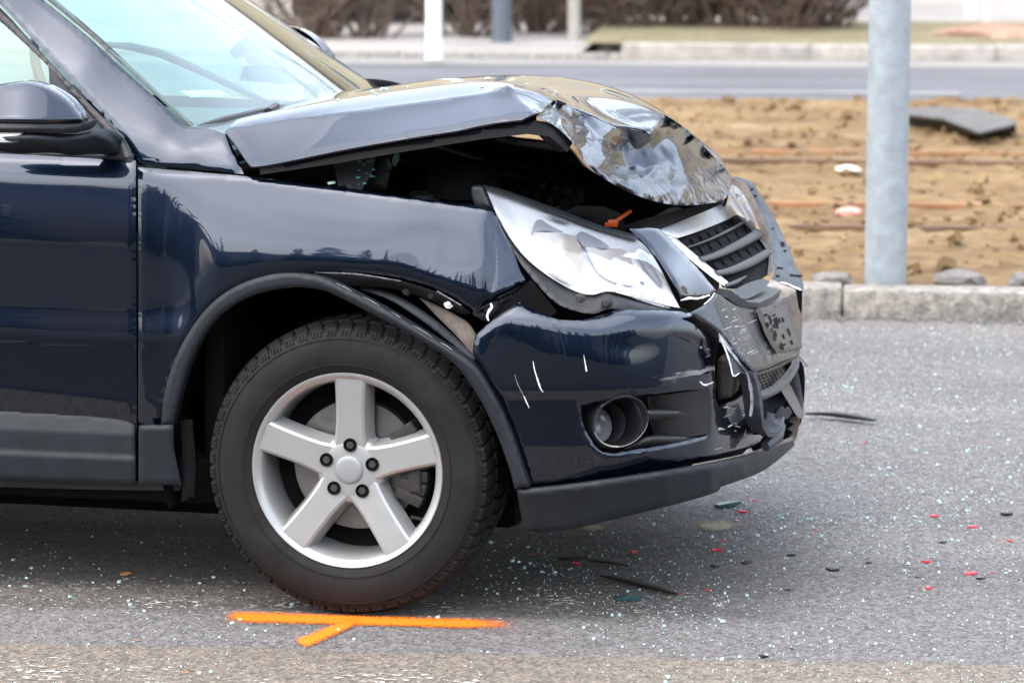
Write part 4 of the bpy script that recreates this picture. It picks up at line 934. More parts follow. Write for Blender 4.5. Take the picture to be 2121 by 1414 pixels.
# ------------------------------------------------------------------ bonnet: a sheet over (X, Y), height from control points, folded along creases
HP = [  # px, py, Y
 (466, 272, .14), (515, 246, .36), (565, 224, .60), (625, 204, .90), (690, 190, 1.20), (745, 180, 1.50),
 (520, 340, .055), (650, 317, .045), (800, 290, .045), (950, 266, .055), (1080, 247, .070), (1112, 243, .085), (490, 303, .095),
 (580, 256, .155), (703, 240, .17), (850, 221, .18), (1000, 202, .19), (1050, 197, .20),
 (870, 169, 1.10), (960, 163, 1.05), (1100, 170, 1.00), (1250, 195, .98),
 (800, 196, .60), (1000, 180, .60), (1120, 186, .55),
 (1150, 262, .115), (1190, 300, .15), (1215, 340, .18), (1260, 375, .25), (1320, 405, .36), (1375, 421, .50), (1420, 425, .62), (1470, 421, .80), (1500, 413, .98), (1513, 388, 1.20), (1516, 366, 1.38),
 (1150, 195, .60), (1200, 190, .95), (1310, 215, 1.0), (1350, 228, .98), (1376, 241, .93), (1420, 270, 1.12), (1450, 302, 1.20), (1490, 345, 1.30), (1152, 213, .31), (1300, 350, .44), (1400, 345, .74)]
RIM = [(1112, 243, .085), (1130, 226, .19), (1152, 212, .32), (1190, 226, .40), (1225, 240, .45), (1265, 258, .50), (1300, 264, .58), (1330, 268, .64), (1355, 266, .70), (1376, 241, .93), (1420, 270, 1.12), (1450, 300, 1.20), (1487, 337, 1.30), (1516, 366, 1.38)]
# the crushed nose below the rim, fold by fold: px, py, Y
NEDGE = [(1112, 243, .085), (1150, 262, .115), (1190, 300, .15), (1215, 340, .18), (1260, 375, .25), (1320, 405, .36), (1375, 421, .50), (1420, 425, .62), (1470, 421, .80), (1500, 413, .98), (1513, 388, 1.20), (1516, 366, 1.38)]
NP = RIM + NEDGE[1:-1] + [(1180, 250, .30), (1215, 295, .275), (1250, 338, .285), (1165, 262, .150), (1195, 305, .185), (1235, 350, .225),
 (1205, 245, .425), (1225, 268, .40), (1245, 300, .345), (1258, 328, .325),
 (1268, 345, .455), (1300, 350, .550), (1335, 352, .612), (1360, 343, .665), (1290, 305, .588), (1332, 305, .660), (1312, 330, .60), (1275, 300, .50),
 (1368, 296, .76), (1382, 331, .735), (1395, 283, .90), (1410, 330, .80), (1425, 302, .985), (1402, 305, .82), (1452, 348, .98), (1440, 325, .97), (1482, 385, 1.06), (1402, 353, .72), (1465, 330, 1.12),
 (1270, 358, .335), (1300, 362, .43), (1340, 366, .49), (1300, 374, .385), (1345, 390, .465), (1395, 388, .60), (1440, 384, .76), (1476, 405, .90), (1372, 366, .58), (1425, 366, .76), (1455, 400, .80), (1410, 408, .60)]
H3 = PY(np.array([h[0] for h in HP], float), np.array([h[1] for h in HP], float), np.array([h[2] for h in HP]))
ext = []
for x, z in ((-.25, 1.10), (.0, 1.13), (.25, 1.13), (.45, 1.06)): ext += [(x, 1.45, z - .005), (x, 1.70, z - .07)]
H3 = np.vstack([H3, np.array(ext)])
HZ = TPS(H3[:, :2], H3[:, 2], 1.5e-3)
def xy(pts): return [tuple(PY(float(a), float(b), c)[:2]) for a, b, c in pts]
N3 = PY(np.array([h[0] for h in NP], float), np.array([h[1] for h in NP], float), np.array([h[2] for h in NP]))
CRE = [  # polyline, height, width
 (xy([(466, 272, .14), (703, 240, .17), (1000, 202, .19), (1050, 197, .20)]), .006, .03),
 (xy([(1050, 197, .20), (1082, 220, .13), (1112, 243, .085)]), .010, .03),
 (xy([(1050, 197, .20), (1100, 203, .24), (1152, 212, .30)]), .006, .02),
]
ho = [(466, 272, .14), (500, 318, .085), (520, 340, .055)]
oA = xy(ho); oB = xy([(520, 340, .055), (650, 317, .045), (800, 290, .045), (950, 266, .055), (1080, 247, .070), (1112, 243, .085)])
oC = xy(RIM); oD = [oC[-1], (.56, 1.62), (.45, 1.72), (0, 1.73), (-.2, 1.70)]
oE = [oD[-1]] + xy([(745, 180, 1.50), (690, 190, 1.20), (625, 204, .90), (565, 224, .60), (515, 246, .36), (466, 272, .14)])
HO = loop([oA, oB, oC, oD, oE], .010)
creL = [np.array(spline(c, .010)) for c, a, w_ in CRE]
HPn, HF = fill(HO, [], .0105, creL)
hz = HZ(HPn); efade = np.clip(seg_dist(HPn, HO) / .06, 0, 1)
for (c, a, w_), cl_ in zip(CRE, creL):
    d = seg_dist(HPn, cl_, False); hz = hz + a * np.exp(-d / w_) * (1 if cl_[0][0] < .35 else efade)
# meet the rim of the crushed nose exactly
RM = PY(np.array([h[0] for h in RIM], float), np.array([h[1] for h in RIM], float), np.array([h[2] for h in RIM])); best = np.full(len(HPn), 1e9); zr = np.zeros(len(HPn)); pr_ = np.zeros((len(HPn), 2))
for i in range(len(RM) - 1):
    a, b = RM[i], RM[i + 1]; ab = b[:2] - a[:2]; t_ = np.clip(((HPn - a[:2]) @ ab) / (ab @ ab), 0, 1); q_ = a[:2] + t_[:, None] * ab; d_ = np.linalg.norm(HPn - q_, axis=1); m_ = d_ < best
    best[m_] = d_[m_]; zr[m_] = (a[2] + t_ * (b[2] - a[2]))[m_]; pr_[m_] = q_[m_]
hz = hz + (zr - HZ(pr_)) * np.exp(-best / .05)
# overall slight waviness
hz = hz + .0012 * np.sin(HPn[:, 0] * 9) * np.cos(HPn[:, 1] * 7)
u = np.clip(1 - seg_dist(HPn, HO) / .010, 0, 1) * (best > .02); hz = hz - .006 * (1 - np.sqrt(np.clip(1 - u * u, 0, 1)))
HV = np.column_stack([HPn, hz])
V2, F2 = thicken(HV, HF, np.array([0, .002, -.004]))
# nose: straight facets between the folds, seen nearly face on, so laid out as depth over the face
qn = random.Random(12); NPX = np.array([(p[0], p[1]) for p in NP], float); NYV = [p[2] for p in NP]
NOUT = loop([[(p[0], p[1]) for p in NEDGE], [(1516, 366), (1487, 334), (1450, 296), (1420, 266), (1376, 237)], [(1376, 237), (1355, 262), (1330, 264), (1300, 260), (1265, 254), (1225, 236), (1190, 222), (1152, 208), (1130, 222), (1112, 243)]], 5.0)
def lin_y(P, C, Yv):
    v_, e_, f_, ov_, *_r = delaunay_2d_cdt([Vector(p) for p in C.tolist()], [], [], 0, 1e-7); A_ = np.array([(a.x, a.y) for a in v_]); Z_ = np.array([Yv[o_[0]] for o_ in ov_])
    d2 = ((P[:, None] - C[None]) ** 2).sum(2); out = np.array(Yv)[d2.argmin(1)]
    for t in f_:
        a, b, c = A_[list(t)]; M = np.array([b - a, c - a]).T
        if abs(np.linalg.det(M)) < 1e-9: continue
        u_ = (P - a) @ np.linalg.inv(M).T; ins = (u_[:, 0] >= -1e-9) & (u_[:, 1] >= -1e-9) & (u_.sum(1) <= 1 + 1e-9)
        out[ins] = Z_[t[0]] + u_[ins, 0] * (Z_[t[1]] - Z_[t[0]]) + u_[ins, 1] * (Z_[t[2]] - Z_[t[0]])
    return out
ex = []
for i in range(1500):
    p = np.array([qn.uniform(1120, 1510), qn.uniform(215, 420)])
    if inside(p[None], NOUT)[0] and seg_dist(p[None], NOUT)[0] > 9 and ((np.vstack([NPX] + ([np.array(ex)] if ex else [])) - p) ** 2).sum(1).min() > 13 ** 2: ex.append(p)
ey = lin_y(np.array(ex), NPX, NYV) + np.array([qn.uniform(-.010, .010) * (.35 if p[0] < 1255 else 1.0) for p in ex])
NC = np.vstack([NPX, np.array(ex)]); NYa = NYV + ey.tolist()
NPn, NF = fill(NOUT, [], 3.6); ny = lin_y(NPn, NC, NYa)
E0 = np.vstack([NF[:, [0, 1]], NF[:, [1, 2]], NF[:, [2, 0]]]); deg = np.bincount(E0.ravel(), minlength=len(NPn)); inn = seg_dist(NPn, NOUT) > 1e-6
for it in range(1):                      # a small bend radius along each fold
    acc = np.zeros(len(NPn)); np.add.at(acc, E0[:, 0], ny[E0[:, 1]]); np.add.at(acc, E0[:, 1], ny[E0[:, 0]]); ny = np.where(inn, ny * .5 + .5 * acc / np.maximum(deg, 1), ny)
NV, NF2 = thicken(PY(NPn[:, 0], NPn[:, 1], ny), NF[:, ::-1], np.array([-.001, .004, -.001])); F2 = list(F2) + [tuple(i + len(V2) for i in f) for f in NF2]; V2 = np.vstack([V2, NV])
BON = mesh_obj('bonnet', V2, F2, make_bonnet_paint('bonnet_paint'), CAR, True)
# inner frame of the bonnet: a dark sheet just below the skin, set in from the edge
keep = seg_dist(HPn, HO) > .012
idx = np.full(len(HPn), -1); idx[keep] = np.arange(keep.sum()); IF = [tuple(idx[list(t)]) for t in HF if keep[list(t)].all()]
V3, F3 = thicken(HV[keep] - np.array([0, 0, .022]), np.array(IF), np.array([0, .002, -.006])); mesh_obj('bonnet_inner_frame', V3, F3, DARK, BON, True)
# stiffening rail along the near edge
mb = MB(); mb.tube([PY(x, y, Y) for x, y, Y in ((545, 345, .10), (700, 322, .10), (850, 296, .10), (1000, 272, .11), (1090, 262, .13), (1130, 268, .15), (1165, 300, .19))], 1.0, prof=[(.016, -.02), (.016, .03), (-.016, .03), (-.016, -.02)]); mb.build('bonnet_rail', BLACK, BON, True, 40)
# glass crumbs lying on the bonnet
GL = plain('pale_green_broken_glass', (0.55, 0.74, 0.71), 0.1, var=0.15, vscale=60, Transmission_Weight=0.15, IOR=1.5)
rr = random.Random(8)
def crumb_mesh(seed):
    q = random.Random(seed); mb = MB(); mb.box((0, 0, 0), (1, q.uniform(.6, 1.1), q.uniform(.35, .6)), np.array(Matrix.Rotation(q.uniform(0, 1), 3, 'Z')))
    mb.V = [tuple(np.array(v) * (1 + q.uniform(-.22, .22))) for v in mb.V]; return mb
crumbs = []
BONP = HPn; 
GLD = plain('dark_green_glass', (0.10, 0.42, 0.34), 0.12, var=0.3, vscale=60)
def crumb(loc, s, parent=None, first={}, mat=None):
    k = rr.randint(0, 5); mat = mat or GL; key = (k, mat.name)
    if key not in first:
        o = crumb_mesh(k).build('glass_crumb', mat, parent); first[key] = o
    else: o = copy_of(first[key], parent)
    o.location = loc; o.scale = (s, s, s); o.rotation_euler = (rr.uniform(-.25, .25), rr.uniform(-.25, .25), rr.uniform(0, 6.28)); return o
for px, py, Y, s in [(1000, 168, .9, .016), (1010, 166, 1.0, .020), (985, 170, .8, .012), (1055, 172, .95, .018), (1062, 171, .98, .016), (1045, 175, .9, .014), (1090, 175, .9, .012), (955, 185, .5, .012), (980, 186, .5, .012), (880, 178, .8, .011), (800, 184, .9, .016), (790, 186, .9, .02), (735, 197, .7, .010), (998, 199, .25, .010), (700, 231, .28, .008), (845, 207, .4, .009), (940, 172, .9, .010), (905, 200, .3, .008), (1150, 190, .7, .010), (780, 216, .3, .008), (770, 190, .85, .02)]:
    p = PY(float(px), float(py), Y)[:2]; z = HZ(np.array([p]))[0]
    i = np.argmin(((HPn - p) ** 2).sum(1)); c_ = crumb((p[0], p[1], hz[i] + s * .12), s * .6); meta(c_, 'small pale green glass crumb lying on top of the bent bonnet', 'glass crumb', 'glass crumbs on the bonnet')

# ------------------------------------------------------------------ front bumper, near side
BX = [970, 1040, 1100, 1245, 1330, 1377, 1430, 1473, 1510, 1540, 1570, 1605]
BYb = [.0, -.004, -.002, .030, .078, .118, .195, .275, .385, .50, .63, .80]
top_py = {970: 700, 1040: 652, 1100: 640, 1245: 654, 1330: 643, 1377: 644, 1430: 650, 1473: 680, 1510: 705, 1540: 725, 1570: 740, 1605: 755}
BUMP = Loft([(x, [top_py[x] - 12, top_py[x], top_py[x] + 18, top_py[x] + 40, 745 if top_py[x] < 690 else top_py[x] + 60, 800 if top_py[x] < 690 else top_py[x] + 90, 830 if top_py[x] < 690 else top_py[x] + 110, 920 if x < 1500 else 925, 985, 1040],
               [b + .055 * k_, b + .036 * k_, b + .014 * k_, b + .006 * k_, b - .001, b - .002, b + .006, b + .018, b + .030, b + .036]) for x, b, k_ in zip(BX, BYb, [.25, .3, .7] + [1] * 9)])
bump_top = [(985, 692), (1030, 656), (1076, 626)]
bt2 = [(1076, 626), (1100, 640), (1140, 657), (1180, 664), (1220, 660), (1255, 649), (1278, 642), (1340, 643), (1415, 646), (1440, 656), (1468, 678), (1490, 700)]
b_tear = [(1490, 700), (1484, 725), (1480, 752), (1478, 776), (1483, 798), (1480, 815), (1486, 842)]
b_low = [(1486, 842), (1500, 836), (1522, 826), (1546, 812), (1554, 838), (1557, 868), (1566, 893), (1580, 905)]
b_bot = [(1580, 905), (1560, 925), (1500, 944), (1420, 962), (1300, 985), (1190, 1000), (1094, 1009)]
b_left = [(1094, 1009), (1085, 970), (1066, 905), (1036, 828), (1000, 765), (981, 735), (980, 718), (985, 692)]
fog_hole = [[(1203, 840), (1260, 829), (1340, 818), (1420, 808), (1462, 806)], [(1462, 806), (1466, 850), (1464, 902)], [(1464, 902), (1400, 917), (1320, 930), (1265, 936), (1238, 926), (1216, 897), (1205, 866), (1203, 840)]]
def bdent(P):
    P = np.asarray(P); x, y = P[:, 0], P[:, 1]
    return .012 * np.exp(-(((x - 1520) / 30) ** 2 + ((y - 880) / 30) ** 2)) + .003 * np.exp(-(((x - 1300) / 80) ** 2 + ((y - 720) / 30) ** 2)) - .01 * np.clip((y - 925) / 40, 0, 1) * np.clip((x - 1400) / 120, 0, 1)
BMP = panel('front_bumper', [bump_top, bt2, b_tear, b_low, b_bot, b_left], BUMP, make_bumper_paint('bumper_paint', [(PY(1400., 778., .14)[2], .022, PY(1330., 780., .08)[0], .03, .37), (PY(1500., 940., .35)[2], .02, PY(1440., 945., .2)[0], -.20, .37), (PY(1470., 740., .27)[2], .03, PY(1455., 740., .24)[0], .0, .40)]), CAR, holes=[fog_hole], sp=6.5, disp=bdent, roll=.006, rollw=6, thick=.004)
bfield = lambda P: BUMP(P) + bdent(P)
# recess behind the opening, fins, fog lamp
REC = lambda P: BUMP(P) * 0.75 + .115
panel('lamp_recess', [[(1196, 828), (1480, 794)], [(1480, 794), (1476, 910)], [(1476, 910), (1300, 942), (1220, 936)], [(1220, 936), (1196, 828)]], REC, BLACK, BMP, sp=9, roll=0, thick=.01)
panel('recess_side', [[(1340, 822), (1440, 810), (1470, 806)], [(1470, 806), (1476, 850), (1472, 898)], [(1472, 898), (1410, 905), (1352, 900)], [(1352, 900), (1345, 860), (1340, 822)]], lambda P: BUMP(P) + .004 + .05 * np.clip((1440 - np.asarray(P)[:, 0]) / 90, 0, 1) ** 1.5, BLACK, BMP, sp=6, roll=0, thick=.01)
FINF = lambda o_: (lambda P: BUMP(P) + o_)
panel('fin', [[(1340, 850), (1365, 849), (1400, 851), (1427, 855)], [(1427, 855), (1395, 864), (1340, 872)], [(1340, 872), (1340, 850)]], FINF(.000), BLACK, BMP, sp=5, roll=.008, rollw=8, thick=.02)
panel('fin', [[(1335, 906), (1360, 902), (1420, 905), (1470, 906)], [(1470, 906), (1410, 915), (1345, 924), (1290, 930)], [(1290, 930), (1335, 906)]], FINF(.000), BLACK, BMP, sp=5, roll=.008, rollw=8, thick=.02)
fl = empty('fog_lamp', (0, 0, 0), CAR)
def ell(cx, cy, a, b, tilt, n=40): return [(cx + a * math.cos(t) * math.cos(tilt) - b * math.sin(t) * math.sin(tilt), cy + a * math.cos(t) * math.sin(tilt) + b * math.sin(t) * math.cos(tilt)) for t in np.linspace(0, 2 * math.pi, n, endpoint=False)]
def ellring(specs, mat, name, sharp=60):
    V = []; n = 48
    for (cx, cy, a, b, tl, Y) in [(*q_[:5], q_[5] + .036) for q_ in specs]: V += [PY(x, y, Y) for x, y in ell(cx, cy, a, b, tl, n)]
    m = len(specs); F = [(i * n + k, i * n + (k + 1) % n, (i + 1) * n + (k + 1) % n, (i + 1) * n + k) for i in range(m - 1) for k in range(n)]
    mb = MB(); mb.add(V, F); return mb.build(name, mat, fl, True, sharp, fix=False)
ellring([(1262, 872, 62, 54, -.45, .085), (1272, 872, 64, 55, -.5, .040), (1284, 873, 62, 52, -.55, .012), (1286, 873, 60, 50, -.55, .009), (1286, 873, 57, 47, -.55, .011), (1274, 873, 52, 45, -.5, .05), (1256, 874, 40, 43, -.3, .095)], make_paint('gloss_black_bezel', (.012, .012, .016), .05, 0, False), 'bezel')
ellring([(1240, 880, 24, 34, -.15, .070), (1240, 880, 20, 29, -.15, .062), (1240, 880, 10, 15, -.15, .058), (1240, 880, .5, .5, 0, .057)], LENS, 'lens')
ellring([(1243, 880, 24, 34, -.15, .085), (1243, 880, 14, 20, -.15, .105), (1243, 880, .5, .5, 0, .11)], LAMPGREY, 'reflector')
ellring([(1252, 876, 44, 44, -.3, .090), (1246, 878, 30, 38, -.2, .094), (1243, 880, .5, .5, 0, .118)], BLACK, 'bowl')
# chips and scrapes on the bumper
rr2 = random.Random(17)
def mark(pts, wid, mat=BARE, off=-.0016, f=bfield): ribbon('scrape', pts, wid, f, mat, BMP, off=off, thick=.0012, sp=3)
mark([(1104, 748), (1107, 765), (1113, 785), (1120, 805), (1125, 812)], [.8, 2, 2.4, 3.6, 1]); mark([(1209, 735), (1212, 752), (1215, 769)], [.6, 1.7, 3.2])

for i in range(0):
    x0 = rr2.uniform(1230, 1450); y0 = 786 - (x0 - 1230) * .022 + rr2.gauss(0, 8) * (.4 + (x0 - 1230) / 220); l = rr2.uniform(10, 60)
    mark([(x0, y0), (x0 + l * .5, y0 - l * .03 + rr2.uniform(-1, 1)), (min(1477, x0 + l), y0 - l * .07)], [.3, rr2.uniform(.5, 1.6), .3], SCRAPE)

mark([(1450, 790), (1460, 797), (1478, 791)], [2, 4, 2])
mark([(1066, 775), (1072, 795), (1082, 815), (1090, 835)], [.5, 1.2, 1.8, .5], DIRTY); mark([(1085, 820), (1096, 845)], [3, 1], BARE)
for i in range(16):
    x0 = rr2.uniform(1486, 1550); y0 = rr2.choice([rr2.gauss(850, 6), rr2.gauss(888, 5)]); l = rr2.uniform(5, 22); a = rr2.uniform(-.6, .4)
    mark([(x0, y0), (x0 + l * .5, y0 + l * .5 * a), (x0 + l, y0 + l * a)], [.5, rr2.uniform(1.5, 4), .5], rr2.choice([BARE, SCRAPE, SCRAPE]))
for i in range(3):
    x0 = rr2.uniform(1390, 1560); y0 = np.interp(x0, [1390, 1500, 1580], [950, 928, 905]) + rr2.gauss(0, 5); l = rr2.uniform(15, 60)
    mark([(x0, y0), (x0 + l * .5, y0 - l * .12), (min(1576, x0 + l), y0 - l * .26)], [.4, rr2.uniform(.8, 2.2), .4], SCRAPE)
for i in range(4):
    x0 = rr2.uniform(1445, 1475); y0 = rr2.uniform(715, 770); mark([(x0, y0), (x0 + 5, y0 - 3), (x0 + rr2.uniform(6, 12), y0 + rr2.uniform(-5, 2))], [.5, rr2.uniform(1, 2.4), .5], SCRAPE)
# bumper bracket under the wing corner
BRK = tps_y([(985, 645, .05), (1105, 580, .12), (1000, 665, .05), (1130, 620, .14), (1060, 620, .09), (1150, 640, .16)])
panel('bumper_bracket', [[(978, 650), (1022, 620), (1062, 600), (1104, 580)], [(1104, 580), (1112, 592), (1120, 620), (1150, 628)], [(1150, 628), (1110, 640), (1060, 640), (1010, 668)], [(1010, 668), (995, 662), (978, 650)]], lambda P: BRK(P) + .03, BLACK, CAR, sp=7)
for k, (x0, y0, x1, y1) in enumerate([(980, 648, 1020, 626), (1030, 617, 1100, 583), (1034, 626, 1104, 592)]): ribbon('bracket_rib', [(x0, y0), ((x0 + x1) / 2, (y0 + y1) / 2), (x1, y1)], [3, 4, 3], BRK, GRILLE, CAR, off=.016, thick=.006)
for k in range(8):
    x = 1035 + k * 9.5; y = 617 - k * 4.5; ribbon('bracket_rib', [(x, y - 2), (x + 4, y + 9)], [2.2, 2.2], BRK, GRILLE, CAR, off=.018, thick=.01)
for x, y in ((1040, 645), (1075, 622)):
    ribbon('bracket_slot', [(x, y), (x + 12, y - 7)], [10, 10], BRK, DARK, CAR, off=.026, thick=.002)
ribbon('torn_strip', [(1016, 628), (1019, 635), (1012, 645), (1009, 655), (1012, 664)], [4, 6, 6, 5, 3], lambda P: np.full(len(P), .01), BARE, CAR, off=0)
# chin spoiler
CHF = lambda P: np.interp(np.asarray(P)[:, 0] , [1060, 1100, 1245, 1377, 1473, 1540, 1600, 1630, 1646], [.012, .006, .022, .10, .25, .45, .74, .98, 1.2]) + .0006 * np.clip(np.asarray(P)[:, 1] - 1030, -60, 80)
chin_o = [[(1070, 1014), (1150, 1007), (1260, 993), (1400, 972), (1500, 953), (1580, 934), (1641, 914)], [(1641, 914), (1643, 924), (1606, 957), (1574, 978), (1536, 993), (1492, 1008)], [(1492, 1008), (1486, 1018), (1400, 1044), (1280, 1073), (1180, 1096), (1120, 1102), (1086, 1100)], [(1086, 1100), (1078, 1060), (1070, 1014)]]
CHN = panel('chin_spoiler', chin_o, CHF, TRIM, CAR, sp=8, roll=.012, rollw=9, thick=.02)
panel('spoiler_ledge', [[(1430, 966), (1520, 948), (1580, 930), (1643, 905)], [(1643, 905), (1641, 918), (1580, 938), (1500, 957), (1430, 970)], [(1430, 970), (1430, 966)]], lambda P: CHF(P) + .02, DIRTY, CHN, sp=6, roll=0, thick=.03)
mb = MB(); mb.tube([PY(1102., 1098., .05), PY(1106., 1115., .06), PY(1098., 1132., .06)], [.012, .008, .002], 6); mb.build('hanging_tab', BLACK, CAR)
MB().box((.55, .95, .33), (.5, 1.3, .03), np.array(Matrix.Rotation(.1, 3, 'Y'))).build('under_tray', DARK, CAR)
# ------------------------------------------------------------------ front bumper, centre (leaning back, scraped)
def qy(tbl, k=.44, y0=640):
    xs, ys = zip(*tbl)
    return lambda P: pchip(np.array(xs, float), np.array(ys, float), np.asarray(P)[:, 0] - k * (np.asarray(P)[:, 1] - y0))
CF = qy([(1380, .13), (1425, .19), (1490, .33), (1530, .48), (1570, .68), (1600, .92), (1625, 1.15), (1645, 1.4), (1665, 1.62)])
BC = panel('bumper_centre', [[(1428, 648), (1455, 634), (1468, 622), (1481, 607)], [(1481, 607), (1492, 613), (1512, 627), (1530, 636), (1548, 639), (1575, 633), (1612, 622), (1640, 610), (1657, 601)], [(1657, 601), (1661, 640), (1660, 700), (1655, 735)], [(1655, 735), (1620, 748), (1590, 762), (1562, 770)], [(1562, 770), (1548, 758), (1520, 728), (1494, 694), (1465, 672), (1428, 648)]], CF, PAINT_SCUFF, CAR, sp=5, roll=.012, rollw=5, thick=.006)
# number plate holder
PH = panel('plate_holder', [[(1569, 640), (1626, 635)], [(1626, 635), (1657, 722)], [(1657, 722), (1612, 730)], [(1612, 730), (1588, 690), (1569, 640)]], lambda P: CF(P) - .035, FLAPM, CAR, sp=5, roll=.01, rollw=3, thick=.03)
rr3 = random.Random(4)
for i in range(22):
    a = rr3.uniform(.12, .9); b = rr3.uniform(.08, .9); x = 1569 + 57 * a + 36 * b; y = 640 - 5 * a + 90 * b; l = rr3.choice([3, 4, 9, 14]); wd = 4.5 if l < 5 else 1.6
    ribbon('holder_slot', [(x, y), (x + l * .38, y + l)], [wd, wd], lambda P: CF(P) - .035, DARK, PH, off=-.035, thick=.01)
for x0, y0 in ((1571, 642), (1614, 728)): pass
ribbon('holder_rim', [(1568, 641), (1590, 695), (1611, 731)], [5, 6, 5], lambda P: CF(P) - .05, BLACK, PH, off=0, thick=.03); ribbon('holder_rim', [(1626, 636), (1657, 722)], [4, 4], lambda P: CF(P) - .05, GRILLE, PH, off=0, thick=.03)
# scrape patches on the centre
for i in range(16):
    x0 = rr3.uniform(1490, 1585); y0 = 640 + (x0 - 1490) * .75 + rr3.gauss(20, 22); l = rr3.uniform(6, 26)
    if y0 > 755 or y0 < 620 + (x0 - 1490) * .4: continue
    ribbon('scrape', [(x0, y0), (x0 + l * .5, y0 - l * .22), (x0 + l, y0 - l * .4)], [.5, rr3.uniform(1, 4), .5], CF, SCRAPE, BC, off=-.004, thick=.002, sp=3)
# torn flange with pale edge
TF = tps_y([(1490, 700, .27), (1530, 770, .34), (1522, 778, .30), (1550, 770, .40), (1560, 800, .42), (1558, 860, .42), (1510, 730, .28)])
panel('torn_flange', [[(1491, 699), (1508, 722), (1530, 748), (1548, 770)], [(1548, 770), (1534, 770), (1520, 779), (1512, 750), (1500, 722), (1491, 699)]], TF, FLAPM, CAR, sp=5, roll=0)
ribbon('torn_edge', [(1491, 699), (1502, 722), (1512, 752), (1519, 778), (1532, 772)], [2.5, 3, 3, 3, 2], TF, BARE, CAR, off=-.004)
ribbon('torn_edge', [(1491, 699), (1510, 725), (1532, 752), (1548, 772), (1554, 800), (1558, 830), (1554, 862)], [2, 3, 4, 5, 6, 7, 4], TF, SCRAPE, CAR, off=-.008, thick=.008)
mb = MB(); mb.tube([PY(x, y, Y) for x, y, Y in ((1546, 770, .40), (1555, 800, .42), (1560, 840, .43), (1564, 875, .45), (1576, 894, .5), (1592, 893, .56), (1604, 875, .62), (1606, 862, .66))], 1.0, prof=[(.006, -.022), (.006, .022), (-.006, .022), (-.006, -.022)]); mb.build('bent_strip', FLAPM, CAR, True, 40)
panel('crash_box', [[(1487, 745), (1495, 738), (1516, 742), (1518, 756)], [(1518, 756), (1520, 790), (1514, 822)], [(1514, 822), (1490, 828), (1486, 826)], [(1486, 826), (1484, 780), (1487, 745)]], lambda P: np.full(len(P), .36), CALIPER, CAR, sp=6, roll=.015, rollw=8, thick=.1)
MB().box((.62, .75, .60), (.05, 1.0, .34)).build('bumper_beam', DARK, CAR, bevel=.01)
# lower mesh grille and what hangs beneath it
MG = qy([(1470, .36), (1510, .46), (1560, .75), (1600, 1.2), (1625, 1.5)], .44, 740)
LG = empty('lower_grille', (0, 0, 0), CAR)
panel('grille_back', [[(1556, 778), (1600, 764), (1652, 738)], [(1652, 738), (1650, 765), (1620, 795), (1566, 818)], [(1566, 818), (1556, 778)]], lambda P: MG(P) + .05, DARK, LG, sp=7)
for k in range(15):
    x0 = 1556 + k * 7; ribbon('grille_bar', [(x0, np.interp(x0, [1556, 1652], [776, 738])), (x0 - 8 + 26, np.interp(x0, [1556, 1652], [818, 760]))], [1.7, 1.7], MG, GRILLE, LG, off=0, thick=.012)
for k in range(6):
    o_ = k * 8; ribbon('grille_bar', [(1557 + o_ * .2, 780 + o_ * .85), (1600, 766 + o_ * .85 - .02 * o_), (1650, 739 + o_ * .55)], [1.7, 1.7], MG, GRILLE, LG, off=-.004, thick=.012)
mb = MB(); mb.tube([PY(x, y, Y) for x, y, Y in ((1560, 821, .42), (1580, 818, .50), (1605, 806, .66), (1630, 785, .9), (1646, 760, 1.15), (1650, 740, 1.3))], [.011, .012, .012, .012, .011, .009], 8); mb.build('grille_rim', FLAPM, LG, True)
mb = MB(); mb.tube([PY(x, y, Y) for x, y, Y in ((1556, 778, .40), (1600, 763, .62), (1648, 738, 1.2))], .006, 8); mb.build('grille_rim', BLACK, LG, True)
panel('side_mesh', [[(1563, 828), (1580, 826)], [(1580, 826), (1580, 878)], [(1580, 878), (1574, 884), (1564, 862)], [(1564, 862), (1563, 828)]], lambda P: np.full(len(P), .60), GRILLE, CAR, sp=5)
DGF = tps_y([(1615, 800, .75), (1662, 870, 1.0), (1630, 800, 1.1), (1664, 860, 1.2)])
panel('hanging_slat', [[(1614, 802), (1630, 793), (1646, 820), (1665, 860)], [(1665, 860), (1656, 868), (1638, 842), (1614, 802)]], DGF, FLAPM, CAR, sp=6, thick=.015)
panel('far_bumper_flank', [[(1632, 792), (1648, 765), (1658, 800), (1664, 845)], [(1664, 845), (1660, 862), (1648, 830), (1632, 792)]], lambda P: np.full(len(P), 1.35), FLAPM, CAR, sp=6)
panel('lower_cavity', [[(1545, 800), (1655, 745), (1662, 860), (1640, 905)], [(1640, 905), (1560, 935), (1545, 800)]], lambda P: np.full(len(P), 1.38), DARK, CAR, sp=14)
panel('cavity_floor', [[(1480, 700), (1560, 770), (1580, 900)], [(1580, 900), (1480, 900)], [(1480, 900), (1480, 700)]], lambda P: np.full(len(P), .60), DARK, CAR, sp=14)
panel('broken_shard', [[(1603, 862), (1618, 842), (1624, 848)], [(1624, 848), (1632, 842), (1640, 856)], [(1640, 856), (1630, 868), (1622, 862), (1616, 874)], [(1616, 874), (1603, 862)]], lambda P: .62 + 0 * np.asarray(P)[:, 0], FLAPM, CAR, sp=4, roll=0)
panel('broken_lip', [[(1640, 862), (1655, 868), (1650, 905), (1638, 918)], [(1638, 918), (1634, 905), (1642, 895), (1632, 888), (1644, 878), (1634, 872), (1640, 862)]], lambda P: 1.12 + 0 * np.asarray(P)[:, 0], DIRTY, CAR, sp=4, roll=0)
